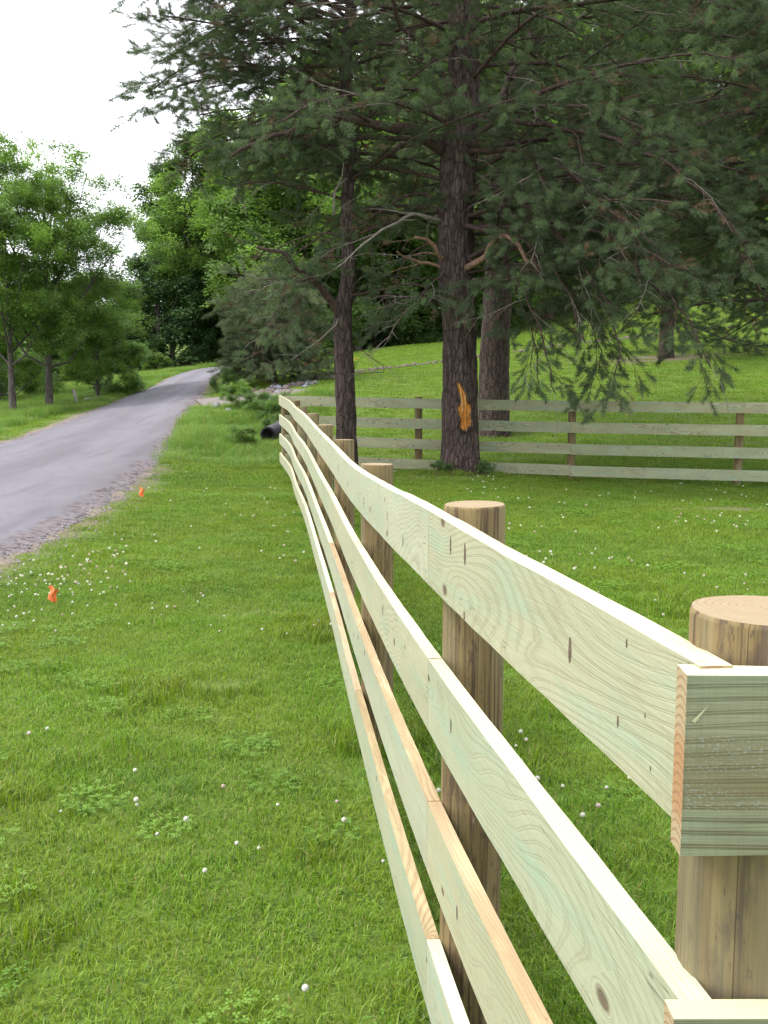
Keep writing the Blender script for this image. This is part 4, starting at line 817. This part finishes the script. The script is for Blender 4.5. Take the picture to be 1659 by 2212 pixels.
# shrubs and weeds round the ditch
for i, (x, y, h, rd, k, lb) in enumerate([(-4.05, 28.6, .75, .55, 'leaf_bright_fine', 'round weedy shrub at the corner of road and driveway'), (-2.75, 26.4, .75, .6, 'leaf_fine', 'leafy shrub in front of the driveway end'), (-2.5, 24.9, .8, .5, 'leaf_fine', 'weedy shrub behind the drain pipe'),
        (-3.25, 27.3, .6, .5, 'leaf_fine', 'small shrub in the ditch left of the leafy shrub'), (-3.1, 22.6, .4, .35, 'leaf_bright_fine', 'low weed clump left of the drain pipe'), (-5.15, 34.2, .7, .6, 'leaf_fine', 'low shrub under the bushy pine'),
        (-2.15, 38.3, .9, .55, 'leaf_bright_fine', 'small round shrub on the slope left of the slim pine'), (-12.9, 57.5, 1.3, 1.2, 'leaf_bright', 'light green shrub on the bank at the road crest'), (-11.2, 40.9, .8, .8, 'leaf_dark_fine', 'dark shrub at the foot of the low bushy tree'), (.92, 16.78, .2, .16, 'leaf_fine', 'small dark weed at the left foot of the scarred pine'), (1.66, 16.76, .18, .15, 'leaf_fine', 'small weed at the right foot of the scarred pine')]):
    decid(lb, x, y, h, rd, .1, k, int(150 + 60 * rd) if rd > .2 else 60, 400 + i, .015 if rd > .2 else .006, .34 + .25 * (rd > .9) if rd > .2 else .16, 6, 'shrub', 'shrub')

# ------------------------------------------------------------------ stone border, markers, pipe, posts
def rock_mesh(seed, mat):
    r = random.Random(seed); import bmesh; bm = bmesh.new(); bmesh.ops.create_icosphere(bm, subdivisions=1, radius=.5)
    for v in bm.verts: v.co *= 1 + .35 * mnoise.noise(v.co * 2.2 + Vector((seed, 0, 0)))
    me = bpy.data.meshes.new('stone'); bm.to_mesh(me); bm.free(); me.materials.append(mat); return me
rocks = [rock_mesh(i, M['stone'] if i % 5 else M['stone_pale']) for i in range(6)]
sb = [(-4.1, 32.6), (-3.4, 33.1), (-2.85, 34.0), (-2.2, 35.6), (-1.2, 37.6), (.3, 40.0), (2.1, 42.2), (5, 44.2), (8.5, 45.8), (12.5, 47), (17, 48.2), (22, 49.6)]
border = tag(empty('stone_border', (sb[2][0], sb[2][1], H(*sb[2]))), 'low border of pinkish rubble stones running up the slope behind the back fence', 'stone border')
for k in range(260):
    t = (k / 260) ** 1.15 * (len(sb) - 1); i = int(t); f = t - i; x = sb[i][0] * (1 - f) + sb[i + 1][0] * f; y = sb[i][1] * (1 - f) + sb[i + 1][1] * f
    o = bpy.data.objects.new('stone', rr.choice(rocks) if t < 2.5 else rocks[rr.choice((1, 2, 3, 4))]); COL.objects.link(o); o.parent = border
    wide = .8 if t < 3.6 else .16
    x += rr.gauss(0, wide * .5); y += rr.gauss(0, wide * .6); s = rr.uniform(.12, .30); o.location = Vector((x, y, H(x, y) + s * .10)) - Vector(border.location)
    o.scale = (s * rr.uniform(.9, 1.6), s, s * rr.uniform(.5, .8)); o.rotation_euler = (rr.uniform(-.2, .2), rr.uniform(-.2, .2), rr.uniform(0, 6.28))
def marker_flag(x, y, lean, lab, s=1.0):
    z = H(x, y); root = tag(empty('marker_flag', (x, y, z)), lab, 'marker flag', 'orange marker flags in the roadside lawn')
    mb = MB(); tip = Vector((x + lean * .05, y, z + .21 * s)); tube(mb, [(x, y, z - .05), (x + lean * .02, y, z + .1 * s), tip], [.0022, .002, .002], 5); mb.build('wire', M['wire'], root)
    mb = MB(); vs_ = []
    for i in range(7):
        for j in range(5):
            u, v = i / 6, j / 4; vs_.append((tip.x - .028 + u * .075 * (1 - .35 * v) + .012 * math.sin(v * 5 + u * 3), y + .018 * math.sin(u * 7 + v * 3), tip.z + .01 - v * .105 - .035 * u * u + .012 * math.sin(u * 9)))
    mb.add(vs_, [(i * 5 + j, i * 5 + j + 1, (i + 1) * 5 + j + 1, (i + 1) * 5 + j) for i in range(6) for j in range(4)]); mb.build('flag', M['orange'], root)
marker_flag(-2.62, 7.95, -.4, 'crumpled orange marker flag standing in clover, nearest the photographer', .8)
marker_flag(-3.42, 14.1, .8, 'orange marker flag further up the verge, leaning to the right', .95)
# corrugated drain pipe end poking from the ditch
px_, py_ = -2.62, 23.0; pz = H(px_, py_); root = tag(empty('drain_pipe', (px_, py_, pz)), 'black corrugated drain pipe end sticking out of the weeds beside the fence', 'pipe')
mb = MB(); Pn = [Vector((px_, py_, pz + .22)) + Vector((.012, .04, .006)) * i for i in range(26)]; tube(mb, Pn, [.16 + .012 * math.cos(i * 2.2) for i in range(26)], 20, False)
tube(mb, list(reversed([Pn[0] + (Pn[8] - Pn[0]) * (i / 6) for i in range(7)])), [.135] * 7, 20, False); mb.build('barrel', M['pipe'], root)
mb = MB(); vs_ = []
for rd_ in (.137, .174):
    for k in range(20): vs_.append(Pn[0] + Vector((math.cos(k * .31416) * rd_, -.004, math.sin(k * .31416) * rd_)))
mb.add(vs_, [(k, (k + 1) % 20, 20 + (k + 1) % 20, 20 + k) for k in range(20)]); mb.build('rim', M['pipe'], root)
# pale stones at the driveway mouth
def pale_stone(x, y, s, lab):
    o = bpy.data.objects.new('marker_stone', rock_mesh(int(x * 100) % 17 + 3, M['stone_pale'])); COL.objects.link(o); o.location = (x, y, H(x, y) + s[2] * .3); o.scale = s; tag(o, lab, 'stone', 'pale stones at the driveway mouth')
pale_stone(-4.72, 28.9, (.34, .25, .30), 'pale blue-grey stone left of its pair at the driveway mouth')
pale_stone(-4.30, 28.2, (.26, .22, .20), 'small pinkish-grey stone in the grass right of the pale blue stone')
pale_stone(-3.15, 28.3, (.16, .14, .62), 'upright pale blue-grey stone between the driveway and the fence end')
x, y = -10.55, 35.2; z = H(x, y); mb = MB(); tube(mb, [(x, y, z - .1), (x - .04, y, z + .35), (x - .12, y, z + .62)], [.06, .055, .045], 8); tag(mb.build('wooden_stake', M['grey_wood']), 'short leaning grey wooden stake in the verge beside the dark trunk', 'stake')
x, y = -10.2, 36.6; z = H(x, y); mb = MB(); tube(mb, [(x - .5, y, z + .08), (x, y, z + .1), (x + .5, y + .1, z + .07)], [.09, .085, .07], 8); tag(mb.build('fallen_log', M['grey_wood']), 'short grey log lying in the verge left of the road', 'log')
x, y = -5.7, 34.6; z = H(x, y); root = tag(empty('reflector_post', (x, y, z)), 'small red reflector on a thin stake at the road bend', 'reflector'); mb = MB(); tube(mb, [(x, y, z - .05), (x, y, z + .4)], [.014, .012], 6); mb.build('stake', M['grey_wood'], root)
mb = MB(); tube(mb, [(x, y - .02, z + .34), (x, y - .035, z + .34)], [.05, .05], 12); mb.build('reflector', M['red'], root)
x, y = -1.15, 39.3; z = H(x, y); root = tag(empty('flowering_plant', (x, y, z)), 'low plant with yellow flowers at the stone border', 'plant'); mb = MB()
for k in range(14):
    a = k * 2.4; rd_ = .05 + .012 * k; b0 = Vector((x + rd_ * math.cos(a), y + rd_ * math.sin(a), z + rr.uniform(.25, .5))); tube(mb, [(x, y, z), b0], [.008, .005], 3, False)
mb.build('stems', M['leaf'], root); mb = MB()
for k in range(14):
    a = k * 2.4; rd_ = .05 + .012 * k; c = Vector((x + rd_ * math.cos(a), y + rd_ * math.sin(a), z + .38 + .03 * (k % 5)))
    for m_ in range(5):
        t = m_ * 1.2566; mb.add([c, c + Vector((math.cos(t) * .05, math.sin(t) * .05, .03)), c + Vector((math.cos(t + .8) * .05, math.sin(t + .8) * .05, .03))], [(0, 1, 2)])
o = mb.build('blossoms', M['yellow'], root); o['kind'] = 'stuff'

# ------------------------------------------------------------------ grass, clover, pebbles
def blade(mb, r, x, y, h, w, mi=0, lean=.5):
    a = r.uniform(0, 6.283); d = Vector((math.cos(a), math.sin(a), 0)); s = Vector((-math.sin(a + r.uniform(-.6, .6)), math.cos(a), 0)) * w; p = Vector((x, y, -.01)); l = lean * r.uniform(.2, 1.3)
    m_ = p + Vector((0, 0, h * .6)) + d * h * l * .3; tip = p + Vector((0, 0, h * (1 - .25 * l))) + d * h * l
    mb.add([p - s, p + s, m_ + s * .75, m_ - s * .75, tip], [(0, 1, 2, 3), (3, 2, 4)], mi)
GM = [M['grass'], M['straw'], M['grass_pale'], M['grass_deep']]
def lawn_patch(seed, n, rad, h0, h1, w, straw=.06, var=True):
    r = random.Random(seed); mb = MB()
    for i in range(n):
        a = r.uniform(0, 6.283); q = rad * r.random() ** .5; blade(mb, r, q * math.cos(a), q * math.sin(a), r.uniform(h0, h1) * (1.25 if r.random() < .08 else 1), w * r.uniform(.7, 1.2), 1 if r.random() < straw else (r.choice((0, 0, 0, 2, 3)) if len(GM) > 2 and var else 0), .8)
    return mb
def clover_patch(seed, n=60, rad=.13):
    r = random.Random(seed); mb = MB()
    for i in range(n):
        a = r.uniform(0, 6.283); q = rad * r.random() ** .5; c = Vector((q * math.cos(a), q * math.sin(a), r.uniform(.02, .045))); ph = r.uniform(0, 6.28); tl = Vector((r.uniform(-.3, .3), r.uniform(-.3, .3), 1)).normalized()
        for k in range(3):
            t = ph + k * 2.094; d = Vector((math.cos(t), math.sin(t), 0)); d = d - tl * d.dot(tl); s = tl.cross(d); L = .010; mb.add([c, c + d * L * .8 + s * L * .55, c + d * L * 1.3, c + d * L * .8 - s * L * .55], [(0, 1, 2, 3)])
    for i in range(35):
        a = r.uniform(0, 6.283); q = rad * r.random() ** .5; blade(mb, r, q * math.cos(a), q * math.sin(a), r.uniform(.03, .055), .0014, 1)
    return mb
scatter_tree('lawn', [proto('lawn_patch_shape', lawn_patch(i, 200, .15, .020, .050, .0019, .08), GM) for i in range(4)] + [proto('clover_patch_shape', clover_patch(i + 7), [M['clover_leaf'], M['grass']]) for i in range(2)]
             + [proto('tall_tuft_shape', lawn_patch(33, 110, .10, .04, .09, .0024, .10), GM)])
scatter_tree('lawnfar', [proto('lawn_patch_shape', lawn_patch(50 + i, 150, .30, .03, .065, .0042), GM) for i in range(3)])
scatter_tree('rough', [proto('rough_patch_shape', lawn_patch(60 + i, 150, .28, .12, .36, .0035, .12, False), [M['grass_tall'], M['straw']]) for i in range(3)])
def cells(x0, x1, y0, y1, c):
    xs = np.arange(x0, x1, c); ys = np.arange(y0, y1, c); X, Y = np.meshgrid(xs, ys); X = X.ravel() + rng.uniform(-.5, .5, X.size) * c; Y = Y.ravel() + rng.uniform(-.5, .5, Y.size) * c
    k = np.abs(X) < .40 * Y + 2.2; X, Y = X[k], Y[k]; k = ~road_mask(X, Y, .16) & ~drive_mask(X, Y, .0) & (X > -3.6 - 60 * (Y > 17)); return X[k], Y[k]
def is_rough(X, Y):
    return ((Y > 19.9 + .3 * np.sin(X * 3)) & (Y < 31) & (X > np.interp(Y, RY, RX)) & (X < -1.8 + (Y - 20) * .02)) | ((X < np.interp(Y, RY, LX) - 1.2) & (Y < 60)) | ((X < np.interp(Y, RY, LX)) & (Y > 33) & (Y < 62))
def lowf(X, Y, s, o=0): return np.array([mnoise.noise(Vector((a * s + o, b * s, 0))) for a, b in zip(X, Y)])
def lay(name, key, X, Y, sc, szf, vid, hs=None):
    n = len(X); Z = Hn(X, Y); s = rng.uniform(.85, 1.2, n) * sc; o = scatter(name, key, np.c_[X, Y, Z], np.c_[rng.uniform(-.06, .06, n), rng.uniform(-.06, .06, n), rng.uniform(0, 6.28, n)], np.c_[s, s, szf], vid); tag(o, kind='stuff'); print(name, n); return o
X, Y = cells(-6, 8, .6, 9, .125); b_ = bare_shade_at(X, Y); k = (rng.random(len(X)) > b_ * .9) & (X > np.interp(Y, RY, RX) + .15); X, Y = X[k], Y[k]
k = lowf(X, Y, 2.6, 77) + rng.normal(0, .22, len(X)) < 5; X, Y = X[k], Y[k]
l1, l2 = lowf(X, Y, 1.1), lowf(X, Y, 2.3, 40); v = rng.integers(0, 4, len(X)); v = np.where((l2 * .6 + rng.normal(0, .30, len(X)) > .56), rng.integers(4, 6, len(X)), v)
v = np.where((l1 + rng.normal(0, .12, len(X)) > .42), 6, v); o = lay('lawn_grass', 'lawn', X, Y, 1.0, 1.0 + .7 * np.clip(l1, -.2, .5), v)
X, Y = cells(-9, 12, 9, 20, .17); b_ = bare_shade_at(X, Y); k = (rng.random(len(X)) > b_ * .9); X, Y = X[k], Y[k]; l2 = lowf(X, Y, 1.3, 40)
v = rng.integers(0, 4, len(X)); v = np.where(l2 * .6 + rng.normal(0, .3, len(X)) > .6, rng.integers(4, 6, len(X)), v); lay('lawn_grass', 'lawn', X, Y, 1.25, 1.15 + .5 * l2, v)
X, Y = cells(-26, 26, 17, 56, .36); b_ = bare_shade_at(X, Y); k = (rng.random(len(X)) > b_ * .9) & ~is_rough(X, Y); X, Y = X[k], Y[k]; lay('lawn_grass', 'lawnfar', X, Y, 1.1, np.full(len(X), 1.1), rng.integers(0, 3, len(X)))
X, Y = cells(-16, 6, 19.5, 60, .27); k = is_rough(X, Y) & ~drive_mask(X, Y, .1); X, Y = X[k], Y[k]; lf = lowf(X, Y, .8, 9); lay('rough_grass', 'rough', X, Y, 1.0, np.clip(.75 + .9 * lf, .35, 1.3), rng.integers(0, 3, len(X)))
# longer tufts where the mower cannot reach: posts, trunks, road edge
X, Y = [], []
for (a, b) in FP[1:] + BP[1:5]:
    for k in range(7): t = rr.uniform(0, 6.28); X.append(a + .13 * math.cos(t)); Y.append(b + .13 * math.sin(t))
for (a, b, rd_) in ((base1[0], base1[1], .55), (base2[0], base2[1], .32)):
    for k in range(34): t = rr.uniform(0, 6.28); q_ = rd_ * rr.uniform(.75, 1.5); X.append(a + q_ * math.cos(t)); Y.append(b + q_ * math.sin(t))
for k in range(260): b = rr.uniform(19.0, 20.2); a = rr.uniform(-4.2, -1.95); X.append(a); Y.append(b)
X, Y = np.array(X), np.array(Y); lay('unmown_tufts', 'lawn', X, Y, 1.0, rng.uniform(1.0, 1.8, len(X)), np.full(len(X), 6))
litter = MB(); lr_ = random.Random(3)
for (cx_, cy_, rx_) in ((base1[0], base1[1], .75), (base2[0], base2[1], .45), (base3[0], base3[1], .8)):
    for k in range(900):
        a_ = lr_.uniform(0, 6.28); q_ = rx_ * (.45 + .75 * lr_.random()); X_, Y_ = cx_ + q_ * math.cos(a_), cy_ + q_ * math.sin(a_); b_ = lr_.uniform(0, 6.28); d_ = Vector((math.cos(b_), math.sin(b_), lr_.uniform(-.1, .3))) * lr_.uniform(.05, .11); s_ = Vector((-d_.y, d_.x, 0)).normalized() * .006
        p_ = Vector((X_, Y_, H(X_, Y_) + lr_.uniform(.01, .05))); litter.add([p_ - s_, p_ + s_, p_ + d_], [(0, 1, 2)])
o = litter.build('needle_litter', M['needle_dead'], None, smooth=False); o['kind'] = 'stuff'
# clover flowers
def flower_mesh(seed, lod=1):
    r = random.Random(seed); mb = MB()
    for i in range(56 if lod else 14):
        th = math.acos(1 - 1.5 * (i + .5) / (56 if lod else 14)); a = i * 2.399; d = Vector((math.sin(th) * math.cos(a), math.sin(th) * math.sin(a), math.cos(th))); s = d.cross(Vector((.3, .2, 1))).normalized() * .0024 * (1 if lod else 2.0)
        u = d.cross(s).normalized() * .0030; b = d * .0055; t = d * .0108; mb.add([b - s, b + s, b + u, t + d * .001], [(0, 1, 3), (1, 2, 3), (2, 0, 3)])
    return mb
heads = [flower_mesh(i).mesh('flower_head', M['flower']) for i in range(3)]
st = MB(); tube(st, [(0, 0, -.075), (.004, 0, -.03), (0, 0, 0)], [.0012, .0011, .0010], 4, False); stem_me = st.mesh('stem', M['clover_leaf'])
GL = 'white clover flowers in the mown lawn'; cnt = 0
cand = []
for k in range(1300):
    y = 1.9 + 16 * rr.random() ** .8; x = rr.uniform(-.42 * y - .2, .42 * y + .2); w_ = n3((x * .9, y * .9, 4)) + rr.uniform(-.35, .35)
    if x < XR(y) + .35: continue
    if y < 9 and -2.8 - .1 * y > x: w_ += .5
    if w_ > .22: cand.append((x, y))
for k in range(90): y = rr.gauss(8.5, .8); x = rr.gauss(-2.75 - .06 * (y - 8.5), .28); (cand.append((x, y)) if x > XR(y) + .3 else None)
cand.sort(key=lambda p: p[1])
for (x, y) in cand[:170]:
    o = bpy.data.objects.new('clover_flower', None); COL.objects.link(o); o.empty_display_size = .01; z = H(x, y) + rr.uniform(.050, .078); o.location = (x, y, z)
    right_ = x > float(np.interp(y, [p[1] for p in FP], [p[0] for p in FP])); zone = ('on the lawn to the right of the long fence' if right_ else 'crowded beside the nearest orange marker flag' if math.hypot(x + 2.65, y - 8.2) < 1.0 else 'in the nearest grass left of the long fence' if y < 4.2 else 'on the strip of lawn between road and fence'); tag(o, 'small round white clover flower ' + zone, 'flower', 'clover flowers ' + zone); s = rr.uniform(.55, 1.1)
    for nm, me_ in (('flower_head', rr.choice(heads)), ('stem', stem_me)):
        c = bpy.data.objects.new(nm, me_); COL.objects.link(c); c.parent = o; c.scale = (s, s, s) if nm == 'flower_head' else (1, 1, 1)
scatter_tree('flower', [proto('flower_shape', flower_mesh(7, 0), [M['flower']])])
rest = np.array(cand[170:]); lay('distant_clover_flowers', 'flower', rest[:, 0], rest[:, 1], 1.35, np.full(len(rest), 1.3), np.zeros(len(rest), int)).location = (0, 0, .055)
# pebbles along the shoulder
pm = []
for i in range(3):
    q_ = rock_mesh(70 + i, M['pebble']); pm.append(bpy.data.objects.new('pebble_shape', q_))
scatter_tree('pebble', pm); n = 2600; Y = rng.uniform(5, 34, n); side = rng.random(n) < .8
X = np.where(side, np.interp(Y, RY, RX) + rng.normal(.05, .22, n), np.interp(Y, RY, LX) + rng.normal(-.05, .18, n)); S = rng.uniform(.008, .03, n)
o = scatter('shoulder_pebbles', 'pebble', np.c_[X, Y, Hn(X, Y) + .02], rng.uniform(0, 6.28, (n, 3)), np.c_[S * 1.3, S, S * .7], rng.integers(0, 3, n)); tag(o, kind='stuff')
